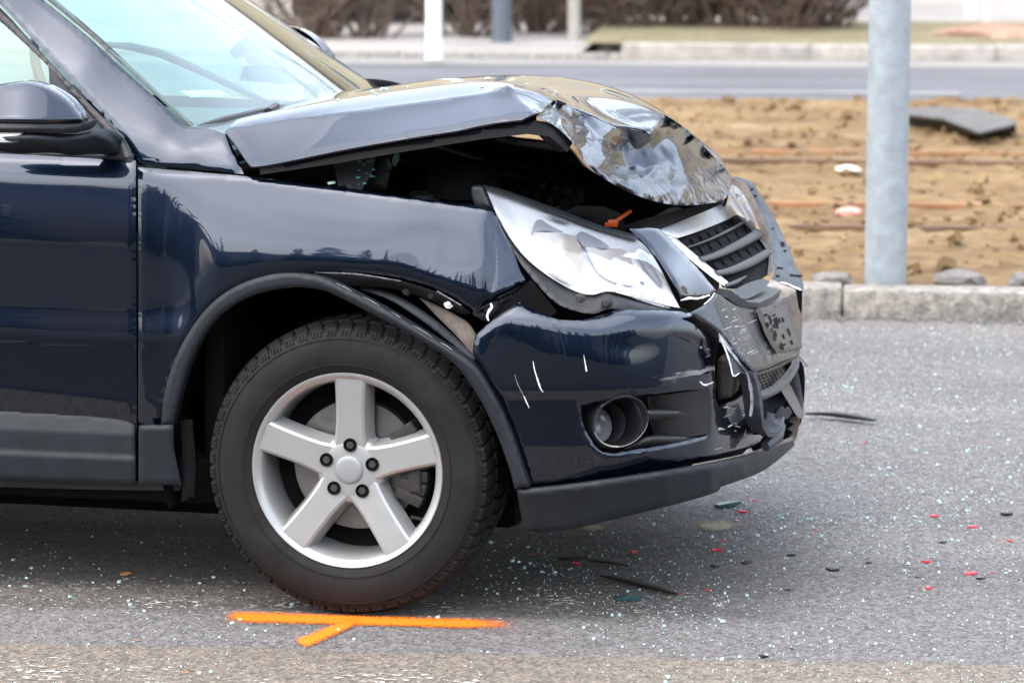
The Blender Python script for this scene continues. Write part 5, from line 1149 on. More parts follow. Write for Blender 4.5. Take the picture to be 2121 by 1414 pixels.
mb = MB(); mb.tube([PY(x, y, Y) for x, y, Y in ((1600, 870, .62), (1608, 885, .62), (1604, 905, .6), (1585, 925, .55))], [.02, .024, .022, .012], 8); mb.build('bent_strut', FLAPM, CAR, True)
# ------------------------------------------------------------------ upper grille
UG = qy([(1330, .42), (1372, .55), (1440, .82), (1500, 1.15), (1530, 1.32), (1560, 1.5)], 1.12, 480)
GR = empty('upper_grille', (0, 0, 0), CAR)
panel('grille_back', [[(1385, 490), (1440, 468), (1515, 446), (1545, 452)], [(1545, 452), (1585, 500), (1600, 562)], [(1600, 562), (1550, 595), (1505, 598)], [(1505, 598), (1440, 545), (1385, 490)]], lambda P: UG(P) + .06, DARK, GR, sp=8, roll=0)
panel('chrome_bar', [[(1364, 476), (1400, 463), (1440, 446), (1478, 428), (1500, 416)], [(1500, 416), (1514, 425), (1521, 436), (1522, 446)], [(1522, 446), (1500, 458), (1450, 478), (1404, 493)], [(1404, 493), (1384, 486), (1364, 476)]], lambda P: UG(P) - .015, BRUSHED, GR, sp=5, roll=.01, rollw=5, thick=.02)
panel('chrome_side', [[(1364, 476), (1384, 486), (1400, 498)], [(1400, 498), (1450, 540), (1505, 586)], [(1505, 586), (1500, 592), (1440, 546), (1364, 476)]], lambda P: UG(P) - .012, BRUSHED, GR, sp=4, roll=.006, rollw=3, thick=.02)
for pts, wd, mt in (([(1424, 512), (1460, 500), (1500, 482), (1538, 462)], [3, 5, 6, 5], GRILLE), ([(1448, 540), (1480, 530), (1525, 510), (1568, 486)], [13, 16, 18, 20], GRILLE), ([(1480, 568), (1510, 562), (1550, 546), (1588, 524)], [13, 16, 18, 16], GRILLE), ([(1500, 592), (1520, 586), (1545, 572)], [8, 9, 3], GRILLE)):
    q3 = np.array(spline(pts, 5)); y3 = UG(q3) + .004; c3 = PY(q3[:, 0], q3[:, 1], y3); w3 = np.interp(np.linspace(0, 1, len(q3)), np.linspace(0, 1, len(wd)), wd) / 880 * .5
    mb = MB(); mb.tube(c3, w3, prof=[(math.cos(a_), 1.5 * math.sin(a_)) for a_ in np.linspace(0, 2 * math.pi, 14, endpoint=False)]); mb.build('slat', mt, GR, True, 60)
for k in range(7):
    for (xa, ya, xb, yb) in ((1415 + k * 17, 500 - k * 6.8, 1424 + k * 17, 512 - k * 6.8), (1432 + k * 18.5, 520 - k * 8.3, 1440 + k * 18.5, 532 - k * 8.3), (1462 + k * 17, 552 - k * 7.5, 1470 + k * 17, 562 - k * 7.5)):
        ribbon('grille_divider', [(xa, ya), (xb, yb)], [1.4, 1.4], UG, DARK, GR, off=.03, thick=.02)
panel('grille_end', [[(1530, 450), (1556, 452), (1566, 474)], [(1566, 474), (1580, 480), (1594, 515), (1601, 560)], [(1601, 560), (1590, 570), (1592, 530), (1572, 494), (1530, 450)]], lambda P: UG(P) - .008, GRILLE, GR, sp=5, roll=.008, rollw=5)
mb = MB(); mb.tube([PY(x, y, Y) for x, y, Y in ((1496, 606, .50), (1512, 618, .52), (1532, 629, .57), (1555, 630, .66), (1580, 618, .85), (1600, 604, 1.05))], 1.0, prof=[(.010, -.02), (.010, .02), (-.010, .02), (-.010, -.02)]); mb.build('grille_lower_lip', GRILLE, GR, True, 40)
panel('emblem_plate', [[(1512, 606), (1545, 588), (1580, 578), (1594, 584)], [(1594, 584), (1575, 604), (1550, 618), (1530, 618)], [(1530, 618), (1512, 606)]], tps_y([(1512, 606, .56), (1594, 584, .95), (1540, 618, .6), (1560, 590, .8)]), GRILLE, GR, sp=5, roll=0)
panel('slam_panel', [[(1290, 468), (1340, 452), (1430, 430), (1500, 412)], [(1500, 412), (1500, 420), (1440, 446), (1364, 474)], [(1364, 474), (1310, 472), (1290, 468)]], tps_y([(1290, 468, .45), (1364, 474, .52), (1500, 414, 1.05), (1340, 452, .55), (1430, 430, .85)]), BLACK, CAR, sp=6, roll=0)
# painted nose strip between lamp and grille
NS = tps_y([(1302, 474, .315), (1362, 474, .41), (1480, 600, .455), (1420, 622, .305), (1340, 520, .31), (1400, 580, .295), (1430, 540, .445)])
panel('nose_panel', [[(1303, 474), (1340, 472), (1364, 474)], [(1364, 474), (1400, 508), (1445, 556), (1483, 602)], [(1483, 602), (1470, 612), (1440, 616), (1412, 622)], [(1412, 622), (1396, 590), (1370, 548), (1342, 512), (1303, 474)]], NS, PAINT, CAR, sp=6, roll=.008, rollw=7)
ribbon('torn_edge', [(1410, 622), (1428, 617), (1445, 618), (1470, 611)], [3, 5, 4, 3], NS, BARE, CAR, off=-.004); ribbon('torn_edge', [(1480, 606), (1474, 616), (1466, 624), (1458, 630)], [2, 3, 3, 2], CF, BARE, CAR, off=-.004)
# ------------------------------------------------------------------ headlamp
HLs = [[(1002, 386), (1030, 394), (1070, 408), (1150, 438), (1240, 472), (1318, 494)], [(1318, 494), (1344, 518), (1374, 568), (1398, 618), (1411, 644)], [(1411, 644), (1380, 638), (1330, 624), (1290, 610), (1258, 604), (1225, 611), (1185, 601), (1135, 572), (1088, 534), (1052, 488), (1026, 440), (1002, 386)]]
HLF = tps_y([(1002, 386, .175), (1030, 450, .12), (1060, 500, .10), (1100, 545, .085), (1160, 590, .085), (1225, 611, .10), (1300, 615, .13), (1411, 644, .235), (1070, 408, .22), (1150, 438, .27), (1240, 472, .34), (1318, 494, .41), (1344, 518, .40), (1380, 580, .31), (1200, 530, .155), (1120, 470, .165), (1280, 560, .19), (1330, 590, .21)])
HL = empty('headlamp', (0, 0, 0), CAR)
panel('lens', HLs, HLF, LENS, HL, sp=8, roll=.012, rollw=12, thick=.003)
inl = lambda s: [[(1200 + (x - 1200) * s, 525 + (y - 525) * s) for x, y in g] for g in HLs]
panel('housing_bowl', inl(.985), lambda P: HLF(P) + .045 - .025 * np.clip(1 - seg_dist(np.asarray(P, float), loop(HLs, 10)) / 30, 0, 1), SILVER, HL, sp=8, roll=0, thick=.01)
def cup(cx, cy, a, b, mat, name, d0=.018, d1=.075, tilt=0):
    n = 40; V = []; R_ = 8
    for i in range(R_ + 1):
        s = 1 - i / R_; 
        for k in range(n):
            t = 2 * math.pi * k / n; x = cx + a * s * math.cos(t) * math.cos(tilt) - b * s * math.sin(t) * math.sin(tilt); y = cy + a * s * math.cos(t) * math.sin(tilt) + b * s * math.sin(t) * math.cos(tilt)
            V.append((x, y, d0 + (d1 - d0) * (1 - s * s)))
    V = np.array(V); Y = HLF(V[:, :2]) + V[:, 2]; P3 = PY(V[:, 0], V[:, 1], Y)
    F = [(i * n + k, i * n + (k + 1) % n, (i + 1) * n + (k + 1) % n, (i + 1) * n + k) for i in range(R_) for k in range(n)]
    mb = MB(); mb.add(P3, F); return mb.build(name, mat, HL, True, 80, fix=False)
for pts_, cx_, cy_, rr_ in (([[(1108, 481), (1140, 482), (1170, 484), (1190, 490)], [(1190, 490), (1206, 520), (1205, 556), (1180, 588)], [(1180, 588), (1140, 570), (1112, 542), (1100, 516)], [(1100, 516), (1108, 481)]], 1152, 530, 62), ([[(1211, 511), (1250, 514), (1284, 516), (1302, 524)], [(1302, 524), (1314, 560), (1312, 592)], [(1312, 592), (1270, 584), (1238, 562), (1211, 511)]], 1262, 546, 58)):
    panel('reflector', pts_, (lambda cx_, cy_, rr_: lambda P: HLF(P) + .036 - .034 * np.clip(((np.asarray(P)[:, 0] - cx_) ** 2 + (np.asarray(P)[:, 1] - cy_) ** 2) / rr_ ** 2, 0, 1))(cx_, cy_, rr_), WARM, HL, sp=5, roll=0, thick=.003)
HI = lambda o_: (lambda P: HLF(P) + o_)
panel('divider', [[(1095, 500), (1112, 456), (1140, 468), (1168, 482)], [(1168, 482), (1108, 480), (1096, 518)], [(1096, 518), (1095, 500)]], HI(.016), LAMPGREY, HL, sp=5, roll=0)
panel('divider', [[(1193, 488), (1205, 480), (1240, 496), (1262, 512)], [(1262, 512), (1250, 514), (1208, 510)], [(1208, 510), (1193, 488)]], HI(.016), LAMPGREY, HL, sp=5, roll=0)
panel('divider', [[(1132, 448), (1160, 452), (1180, 460)], [(1180, 460), (1172, 463), (1132, 448)]], HI(.014), LAMPGREY, HL, sp=5, roll=0)
panel('inner_bezel', [[(1320, 528), (1336, 526), (1372, 588)], [(1372, 588), (1366, 592), (1340, 560), (1320, 528)]], HI(.014), LAMPGREY, HL, sp=5, roll=0)
panel('indicator', [[(1268, 600), (1284, 586), (1330, 598), (1382, 616)], [(1382, 616), (1388, 634)], [(1388, 634), (1340, 622), (1268, 604)], [(1268, 604), (1268, 600)]], HI(.012), AMBER, HL, sp=5, roll=0)
for k in range(9): ribbon('indicator_rib', [(1288 + k * 11, 590 + k * 3.2), (1284 + k * 11.4, 603 + k * 3.1)], [3, 3], HI(.010), CHROME if k % 2 else LAMPGREY, HL, off=0, thick=.003)
# lamp frame, housing body, side flap
panel('top_frame', [[(1000, 385), (1030, 392), (1070, 405), (1150, 434), (1240, 468), (1320, 490)], [(1320, 490), (1318, 496), (1240, 476), (1150, 443), (1070, 413), (1006, 391)], [(1006, 391), (1000, 385)]], HI(-.002), GRILLE, HL, sp=4, roll=.004, rollw=4, thick=.02)
panel('lower_frame', [[(1024, 436), (1050, 490), (1086, 537), (1133, 575), (1184, 604), (1226, 615), (1258, 608), (1330, 628), (1408, 647)], [(1408, 647), (1340, 645), (1262, 640), (1225, 650), (1160, 632), (1110, 585), (1062, 520), (1024, 436)]], HI(.012), BLACK, HL, sp=6, roll=.006, rollw=6, thick=.06)
panel('lamp_ear', [[(978, 386), (990, 385), (1000, 388)], [(1000, 388), (1004, 400), (1018, 430)], [(1018, 430), (985, 424), (976, 392), (978, 386)]], lambda P: .17 + 0 * np.asarray(P)[:, 0], GRILLE, HL, sp=4, roll=.006, rollw=5, thick=.02)
for x, y in ((1200, 620), (1256, 628)):
    c = PY(float(x), float(y), .09); MB().lathe([(0, -.006), (.006, -.006), (.008, 0), (.013, .002), (.013, .012)], 12, 'Y', c).build('lamp_screw', CALIPER, HL, True)
MB().box((.36, .62, .70), (.20, .20, .14), np.array(Matrix.Rotation(.3, 3, 'Z'))).build('lamp_back', DARK, HL, bevel=.03)
panel('lamp_pocket', [[(1090, 590), (1160, 610), (1260, 612), (1420, 640)], [(1420, 640), (1420, 700), (1100, 700)], [(1100, 700), (1090, 590)]], lambda P: .22 + 0 * np.asarray(P)[:, 0], DARK, CAR, sp=14)
# ------------------------------------------------------------------ far side: lamp and loose bumper flank
FL = tps_y([(1508, 385, 1.45), (1520, 380, 1.55), (1574, 470, 1.55), (1545, 455, 1.35), (1530, 420, 1.45)])
FHL = empty('headlamp', (0, 0, 0), CAR)
panel('lens', [[(1505, 388), (1516, 382), (1540, 405), (1576, 474)], [(1576, 474), (1555, 456), (1530, 446), (1514, 424)], [(1514, 424), (1505, 388)]], lambda P: FL(P) - .02, LENS, FHL, sp=6, roll=0); panel('housing_bowl', [[(1505, 388), (1516, 382), (1540, 405), (1576, 474)], [(1576, 474), (1555, 456), (1530, 446), (1514, 424)], [(1514, 424), (1505, 388)]], lambda P: FL(P) + .03, SILVER, FHL, sp=6, roll=0)
for o_ in (0, 12): ribbon('lamp_rib', [(1512 + o_, 398), (1530 + o_, 425), (1550 + o_, 458)], [3, 4, 3], FL, LAMPGREY, FHL, off=.01)
panel('lamp_surround', [[(1514, 368), (1540, 378), (1555, 400), (1575, 440), (1590, 480), (1598, 520)], [(1598, 520), (1584, 500), (1574, 474), (1540, 402), (1514, 380)], [(1514, 380), (1514, 368)]], lambda P: 1.52 + 0 * np.asarray(P)[:, 0], DIRTY, CAR, sp=6, roll=0)
FB = tps_y([(1516, 366, 1.60), (1556, 378, 1.66), (1600, 450, 1.66), (1650, 560, 1.55), (1660, 598, 1.50), (1580, 470, 1.58), (1600, 570, 1.40), (1590, 520, 1.5)])
FBP = panel('far_bumper_flap', [[(1514, 368), (1525, 366), (1555, 376), (1565, 388), (1600, 444), (1630, 505), (1655, 565), (1664, 590)], [(1664, 590), (1662, 602), (1640, 596), (1598, 578)], [(1598, 578), (1604, 562), (1600, 540), (1596, 510), (1580, 460), (1560, 410), (1545, 386), (1514, 376)], [(1514, 376), (1514, 368)]], FB, FLAPM, CAR, sp=6, roll=.006, rollw=5)
for x, y, a in ((1556, 391, 5), (1562, 405, 6), (1600, 473, 3), (1617, 502, 8), (1618, 507, 8), (1624, 519, 5), (1610, 554, 12), (1637, 569, 25), (1607, 571, 8)): ribbon('clip_hole', [(x, y), (x + a, y + a * .12)], [3.5, 3], FB, DARK, FBP, off=-.004)
ribbon('torn_edge', [(1616, 584), (1632, 588), (1640, 592), (1658, 600), (1662, 612)], [2, 3, 4, 3, 2], FB, BARE, CAR, off=-.006)
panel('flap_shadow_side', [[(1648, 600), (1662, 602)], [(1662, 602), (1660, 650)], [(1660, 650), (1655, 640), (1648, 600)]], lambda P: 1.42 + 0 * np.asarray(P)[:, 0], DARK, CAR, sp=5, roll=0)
# ------------------------------------------------------------------ engine bay bits
c = PY(878., 405., .36)
MB().lathe([(.055, -.09), (.055, -.02), (.045, -.005), (.036, 0)], 28, 'Z', c - np.array([0, 0, .012])).build('washer_bottle', CREAM, CAR, True)
MB().lathe([(.034, -.004), (.034, .016), (.030, .020), (0, .020)], 28, 'Z', c - np.array([0, 0, .012])).build('bottle_cap', BLACK, CAR, True)
mb = MB(); mb.tube([PY(1266., 466., .50), PY(1275., 458., .51), PY(1306., 437., .56)], [.006, .005, .005], 8); p = PY(1270., 462., .50); mb.box(p, (.022, .016, .016)); mb.box(p + np.array([-.004, 0, -.004]), (.030, .010, .010)); mb.build('dipstick', ORANGE, CAR, bevel=.001)
panel('scuttle_mesh', [[(690, 330), (780, 318)], [(780, 318), (768, 360), (748, 394)], [(748, 394), (700, 386)], [(700, 386), (690, 330)]], lambda P: .22 + 0 * np.asarray(P)[:, 0], GRILLE, CAR, sp=8, roll=0)
panel('bay_post', [[(778, 318), (800, 322), (812, 345)], [(812, 345), (800, 392)], [(800, 392), (758, 392)], [(758, 392), (768, 360), (778, 318)]], lambda P: .26 + 0 * np.asarray(P)[:, 0], BLACK, CAR, sp=6)
for i in range(14):
    x = rr.uniform(742, 776); y = rr.uniform(330, 392); c_ = crumb(PY(x, y, .21), rr.uniform(.004, .009), mat=GLD); meta(c_, 'green glass crumb caught in the dark gap under the bonnet', 'glass crumb', 'glass crumbs under the bonnet')
c_ = crumb(PY(687., 379., .10), .016); meta(c_, 'larger green glass crumb resting on the rear edge of the wing', 'glass crumb', 'glass crumbs under the bonnet')
mb = MB(); mb.tube([PY(x, y, Y) for x, y, Y in ((1030, 286, 1.1), (1070, 294, 1.1), (1120, 300, 1.15), (1165, 306, 1.2))], .012, 6); mb.build('pipe', CAPM, CAR, True)

mb = MB(); mb.tube([PY(x, y, Y) for x, y, Y in ((820, 330, .5), (880, 345, .55), (960, 372, .6), (1040, 360, .7), (1120, 380, .75))], .018, 10); mb.build('hose', BLACK, CAR, True)
mb = MB(); mb.tube([PY(x, y, Y) for x, y, Y in ((900, 300, .9), (1000, 330, .85), (1100, 345, .9), (1200, 400, .95))], .014, 10); mb.build('hose', BLACK, CAR, True)
MB().lathe([(.09, -.05), (.085, .0), (.06, .03), (.02, .035), (0, .035)], 28, 'Z', PY(960., 362., .42)).build('strut_mount', DARK, CAR, True)
for k in range(5): MB().box(PY(1080. + k * 26, 392. + k * 6, .62), (.018, .20, .03)).build('cover_rib', DARK, CAR, bevel=.004)
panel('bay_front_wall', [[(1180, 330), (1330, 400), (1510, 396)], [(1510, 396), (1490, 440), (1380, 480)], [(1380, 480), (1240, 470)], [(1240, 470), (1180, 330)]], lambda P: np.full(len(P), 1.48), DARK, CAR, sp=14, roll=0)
mb = MB(); mb.tube([PY(x, y, Y) for x, y, Y in ((215, 92, .46), (270, 97, .55), (330, 110, .62), (400, 140, .68), (480, 178, .74), (550, 212, .80), (600, 228, .86))], [.006, .010, .011, .010, .009, .008, .006], 8); mb.build('mirrored_arc_tube', BLACK, CAR, True)  # added tube standing in for the dark arc reflected in the windscreen
# ------------------------------------------------------------------ debris on the road
rg = random.Random(77)
REDP = plain('red_lamp_plastic', (0.60, 0.03, 0.04), 0.25, var=0.25, vscale=40)
TEAL = plain('dark_teal_plastic', (0.02, 0.06, 0.065), 0.3, var=0.3)
def shard_mesh(seed, mat, name, thin=.18, elong=1.0, rmin=.35):
    q = random.Random(seed); n = q.randint(4, 6); pts = []
    for k in range(n):
        a = 2 * math.pi * (k + q.uniform(-.25, .25)) / n; r = q.uniform(rmin, .6); pts.append((r * math.cos(a) * elong, r * math.sin(a)))
    V = [(x, y, 0) for x, y in pts] + [(x * .93, y * .93, thin * q.uniform(.7, 1.4)) for x, y in pts]
    mb = MB(); mb.add(V, [tuple(range(n))[::-1], tuple(range(n, 2 * n))] + [(i, (i + 1) % n, n + (i + 1) % n, n + i) for i in range(n)]); return mb
CARPOLY = np.array([(-10, 1010), (380, 1010), (430, 1120), (560, 1240), (740, 1285), (900, 1240), (1010, 1120), (1080, 1105), (1300, 1075), (1500, 1010), (1650, 915), (1668, 860), (1660, 600), (-10, 300)], float)
def free(px, py): return not inside(np.array([[px, py]]), CARPOLY)[0]
def dens(px, py):
    d = 0.13
    if px > 1500: d = 1.0 if py < 1150 else .3
    elif px > 1000: d = .42 if py < 1320 else .2
    if px > 1500 and 780 < py < 1050: d = 1.25
    if px > 2200: d *= max(0.0, 1 - (px - 2200) / 800) ** 1.5
    return d
pts = []
while len(pts) < 10500:
    px = rg.uniform(-60, 3000); py = rg.uniform(675, 1440)
    if not free(px, py): continue
    # even over the road, so thin out with distance
    if rg.random() * 1.3 > dens(px, py): continue
    q_ = PZ(px, py)
    if mn.noise(Vector((q_[0] * 3.1, q_[1] * 2.3, .5))) + .5 * mn.noise(Vector((q_[0] * 9, q_[1] * 8, 2.5))) < rg.uniform(-.75, .35): continue
    pts.append((px, py, min(.017, .0013 + abs(rg.gauss(0, .0017)) + (.005 if rg.random() < .035 else 0))))
show = sorted(range(len(pts)), key=lambda i: -pts[i][2] * (pts[i][1] + 405))
proto = []
for k in range(6):
    o = shard_mesh(k + 1, GL, 'glass_crumb', .45).build('glass_crumb', GL); proto.append(o)
used = set()
for n_, i in enumerate(show[:300]):
    px, py, s = pts[i]; k = rg.randint(0, 5)
    if k in used: o = copy_of(proto[k])
    else: o = proto[k]; used.add(k)
    o.location = PZ(px, py, .002); o.scale = (s * 1.25,) * 3; o.rotation_euler = (rg.uniform(-.2, .2), rg.uniform(-.2, .2), rg.uniform(0, 6.28))
    meta(o, 'large pale green crumb of broken glass lying on the road', 'glass crumb', 'larger glass crumbs on the road')
mb = MB()
for i in show[300:]:
    px, py, s = pts[i]; c = PZ(px, py, .001); m = shard_mesh(rg.randint(10, 30), GL, '', .5); a = rg.uniform(0, 6.28)
    V = np.array(m.V) * s; V[:, :2] = V[:, :2] @ np.array([[math.cos(a), math.sin(a)], [-math.sin(a), math.cos(a)]]); mb.add(V + c, m.F)
o = mb.build('glass_dust', GL, None, fix=False); meta(o, 'fine glittering spray of tiny glass bits across the road', 'broken glass', kind='stuff')
# red lamp fragments
reds = [(1535, 1060, 34, 'red plastic sliver nearest the car nose, long and pointed'), (1558, 1035, 16, 'small red plastic chip just below the tip of the spoiler'), (1312, 1144, 28, 'red plastic sliver under the spoiler, left of the middle'), (1484, 1139, 32, 'red plastic sliver below the pale powder patch'), (1500, 1121, 13, 'tiny red chip above the sliver below the powder patch'),
 (1190, 1166, 34, 'dark red sliver in the shade close to the front tyre'), (1240, 1130, 10, 'tiny red chip in the shade under the spoiler'), (1465, 1221, 17, 'red chip at the end of the long black strip'), (1412, 1228, 15, 'red chip touching the tip of the long black strip'), (1388, 1181, 9, 'tiny red chip above the long black strip'),
 (1793, 917, 13, 'small red chip right of the thin black rod'), (1690, 1098, 12, 'small red chip in the middle of the open road'), (1935, 1069, 30, 'flat red sliver, uppermost of the right hand group'), (2012, 1092, 28, 'red sliver with a pale tip in the right hand group'), (2092, 1120, 22, 'pink red chip near the right edge of the picture'),
 (1921, 1163, 30, 'thin red sliver left of the biggest red piece'), (2008, 1188, 36, 'biggest red lamp piece, lying on the open road at right'), (2056, 1185, 11, 'tiny red chip right of the biggest red piece'), (1925, 1218, 26, 'thin red sliver lowest on the open road'), (1525, 1078, 14, 'small red chip beside the pale powder patch'), (1580, 1055, 9, 'tiny red chip right of the long pointed sliver'), (1103, 1148, 16, 'dark red chip right beside the front tyre')]
for i, (px, py, wpx, lb) in enumerate(reds):
    c = PZ(float(px), float(py), .002); s = wpx / (FPX / np.linalg.norm(c - CAM))
    m = shard_mesh(100 + i, REDP, 'red_fragment', .28, 1.0, .12); o = m.build('red_fragment', REDP); o.location = c; o.scale = (s, s * rg.uniform(.45, .9), s * .32); o.rotation_euler = (rg.uniform(-.05, .15), rg.uniform(-.15, .15), rg.uniform(-.4, .4)); meta(o, lb, 'plastic fragment', 'red lamp fragments on the road')
# black strips and slivers
def strip(pp, wpx, mat, name, lb, cat='strip', h=.012):
    P3 = [PZ(float(a), float(b), h * .6) for a, b in pp]; s = FPX / np.linalg.norm(P3[0] - CAM); r = wpx / s * .9
    P3 = spline(P3, .02); n = len(P3); mb = MB(); mb.tube(P3, [r * (.35 + .65 * math.sin(math.pi * min(1, max(0, (i + .6) / n)))) for i in range(n)], prof=[(.4, -1), (.4, 1), (-.4, 1), (-.4, -1)]); o = mb.build(name, mat); meta(o, lb, cat, 'dark trim pieces on the road')
strip([(1668, 856), (1720, 857), (1770, 863), (1812, 870)], 11, BLACK, 'black_rod', 'thin black rod sticking out beyond the car nose on the road', 'rod', .03)
strip([(1245, 1191), (1290, 1200), (1330, 1210), (1372, 1221), (1402, 1230)], 9, BLACK, 'black_strip', 'long curved black strip lying in front of the tyre')
strip([(1155, 1157), (1185, 1156), (1215, 1155)], 8, BLACK, 'black_strip', 'short black strip in the shade above the long curved one'); strip([(1220, 1160), (1265, 1164), (1302, 1171)], 6, BLACK, 'black_strip', 'thin black strip in the shade, right of the short one')
strip([(1275, 1238), (1300, 1236), (1328, 1238)], 12, TEAL, 'teal_sliver', 'dark teal sliver of plastic below the long black strip', 'sliver'); strip([(1484, 1047), (1505, 1044), (1531, 1039)], 12, TEAL, 'teal_sliver', 'dark teal strip under the tip of the spoiler', 'sliver')
small = [(1725, 1180, 30, 'flat black chip in the middle of the road'), (1640, 1150, 20, 'black splinter left of the flat black chip'), (2085, 1066, 30, 'bent black splinter near the right edge'), (2032, 1198, 22, 'black splinter below the biggest red piece'), (1578, 1360, 26, 'black splinter at the bottom middle of the road'), (1640, 1343, 10, 'tiny black chip right of the bottom splinter'), (1545, 1165, 26, 'black chip below the pale powder patch'), (1480, 1173, 22, 'black splinter between red sliver and black strip'), (1632, 1221, 18, 'thin black splinter in the open road'), (1900, 1195, 14, 'tiny black chip left of the biggest red piece'), (1952, 1123, 16, 'small black chip amid the right hand red group'), (1800, 1165, 14, 'small brown black chip on the open road')]
for i, (px, py, wpx, lb) in enumerate(small):
    c = PZ(float(px), float(py), .002); s = wpx / (FPX / np.linalg.norm(c - CAM)); o = shard_mesh(200 + i, BLACK, '', .25).build('black_splinter', BLACK); o.location = c; o.scale = (s, s * rg.uniform(.3, .6), s * .5); o.rotation_euler = (rg.uniform(-.1, .3), 0, rg.uniform(-.5, .5)); meta(o, lb, 'splinter', 'black splinters on the road')
LEAF = plain('dry_leaf', (0.34, 0.15, 0.06), 0.8, var=0.3, vscale=60)
for i, (px, py, wpx, lb) in enumerate([(258, 1188, 26, 'dry brown leaf in the shade behind the front tyre'), (285, 1325, 15, 'small orange brown leaf on the road at lower left'), (73, 1367, 9, 'tiny orange leaf near the bottom left corner'), (385, 1392, 16, 'brown leaf at the bottom edge of the road'), (575, 1267, 18, 'pale brown leaf beside the start of the orange line')]):
    c = PZ(float(px), float(py), .003); s = wpx / (FPX / np.linalg.norm(c - CAM)); o = shard_mesh(300 + i, LEAF, '', .1).build('dry_leaf', LEAF); o.location = c; o.scale = (s, s * .6, s * .5); o.rotation_euler = (rg.uniform(-.2, .3), rg.uniform(-.2, .2), rg.uniform(-.6, .6)); meta(o, lb, 'leaf', 'dry leaves on the road')
# ------------------------------------------------------------------ paint on the asphalt
def decal(name, quad_px, mat, z, label, cat, nx=60, ny=16):
    P = []; q = [np.array(p, float) for p in quad_px]
    for j in range(ny + 1):
        for i in range(nx + 1):
            a, b = i / nx, j / ny; p = (q[0] * (1 - a) + q[1] * a) * (1 - b) + (q[3] * (1 - a) + q[2] * a) * b; P.append(PZ(p[0], p[1], z))
    F = [(j * (nx + 1) + i, (j + 1) * (nx + 1) + i, (j + 1) * (nx + 1) + i + 1, j * (nx + 1) + i + 1) for j in range(ny) for i in range(nx)]
    o = mesh_obj(name, P, F, mat, None, False); uv = o.data.uv_layers.new(name='UVMap')
    for lp in o.data.loops:
        k = lp.vertex_index; uv.data[lp.index].uv = ((k % (nx + 1)) / nx, (k // (nx + 1)) / ny)
    return meta(o, label, cat)
def mask_mat(name, col, maskf, rough=.8):
    m, t, p, o = new_mat(name); uvn = node(t, 'ShaderNodeTexCoord'); sx = node(t, 'ShaderNodeSeparateXYZ'); t.links.new(uvn.outputs['UV'], sx.inputs[0])
    geo = coords(t); n1 = noise(t, 160, 4, .7, geo); n2 = noise(t, 22, 5, .65, geo)
    a = maskf(t, sx.outputs[0], sx.outputs[1], n1, n2, geo); t.links.new(a, p.inputs['Alpha'])
    t.links.new(mixc(t, 1.0, col, ramp(t, n1, [(.25, .55), (.65, 1.25)]), 'MULTIPLY'), p.inputs['Base Color']); p.inputs['Roughness'].default_value = rough; bump(t, p, n1, .003); MATS[name] = m; return m
def spray(t, u, v, n1, n2, geo):
    # distance to the centre line of the stroke, softened and speckled
    dv = math_(t, 'ABSOLUTE', math_(t, 'SUBTRACT', v, .5)); e0 = mapr(t, u, 0.0, .07, 0, 1); e1 = mapr(t, u, .80, 1.0, 1, 0)
    body = mapr(t, dv, .03, .42, 1.3, -.3); f = math_(t, 'MULTIPLY', math_(t, 'MULTIPLY', body, e0), e1)
    s = math_(t, 'ADD', f, mapr(t, n1, .3, .7, -.45, .35)); return mapr(t, s, .08, .8, 0, 1)
SPRAY = mask_mat('fluorescent_orange_paint', (.92, .20, .0), spray, .7)
decal('spray_line', [(464, 1256), (1075, 1274), (1075, 1311), (464, 1295)], SPRAY, .004, 'fluorescent orange sprayed line on the road in front of the tyre', 'paint mark')
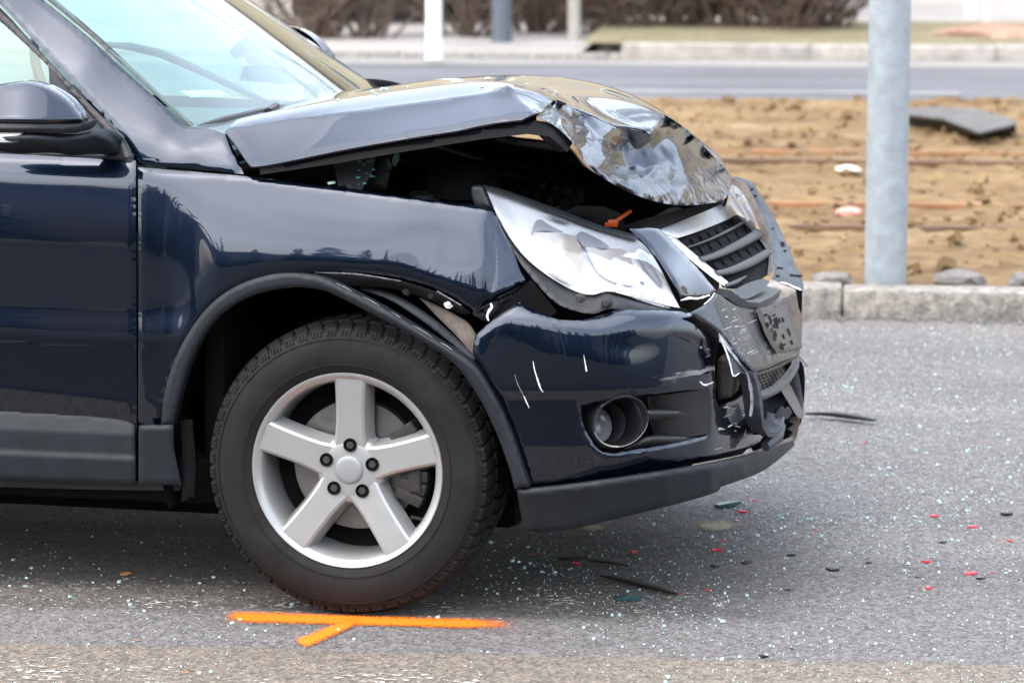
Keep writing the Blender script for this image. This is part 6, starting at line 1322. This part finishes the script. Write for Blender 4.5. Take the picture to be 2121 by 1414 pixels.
decal('spray_line', [(598, 1318), (728, 1268), (756, 1294), (640, 1349)], SPRAY, .0055, 'short orange sprayed stroke branching off below the long line', 'paint mark')
def worn(t, u, v, n1, n2, geo):
    m_ = node(t, 'ShaderNodeMapping'); m_.inputs['Scale'].default_value = (1, 2.2, 1); t.links.new(geo, m_.inputs['Vector']); n3 = noise(t, 34, 7, .72, m_.outputs[0]); n4 = noise(t, 5, 3, .5, geo)
    e = math_(t, 'MULTIPLY', mapr(t, v, 0, .3, 0, 1), mapr(t, v, .7, 1, 1, 0)); th = mapr(t, n4, .3, .7, -.09, .05); s = math_(t, 'ADD', math_(t, 'ADD', n3, th), math_(t, 'MULTIPLY', e, .03))
    return math_(t, 'MULTIPLY', mapr(t, s, .615, .635, 0, 1), mapr(t, e, 0.02, .2, 0, 1))
WORN = mask_mat('worn_white_road_paint', (.62, .60, .56), worn)
decal('worn_road_line', [(-80, 1185), (1500, 1211), (1500, 1300), (-80, 1275)], WORN, .0028, 'flaked remains of a white road line passing under the front tyre', 'road marking', 80, 4)
decal('worn_road_line', [(-80, 1352), (1000, 1372), (1000, 1450), (-80, 1440)], WORN, .0028, 'flaked remains of a white road line along the bottom edge', 'road marking', 80, 4)
def powder(t, u, v, n1, n2, geo):
    du = math_(t, 'SUBTRACT', u, .5); dv = math_(t, 'SUBTRACT', v, .5); d = math_(t, 'SQRT', math_(t, 'ADD', math_(t, 'MULTIPLY', du, du), math_(t, 'MULTIPLY', dv, dv)))
    return mapr(t, math_(t, 'ADD', mapr(t, d, .1, .5, 1, 0), mapr(t, n1, .3, .7, -.5, .4)), .35, .7, 0, .85)
POW = mask_mat('pale_powder', (.42, .37, .24), powder, .95)
decal('powder_patch', [(1415, 1072), (1550, 1072), (1550, 1104), (1415, 1104)], POW, .003, 'pale yellowish powder patch on the road below the spoiler', 'powder', 12, 6)
decal('powder_patch', [(1180, 1080), (1270, 1080), (1270, 1104), (1180, 1104)], POW, .003, 'small dim powder patch in the shade under the spoiler', 'powder', 12, 6)
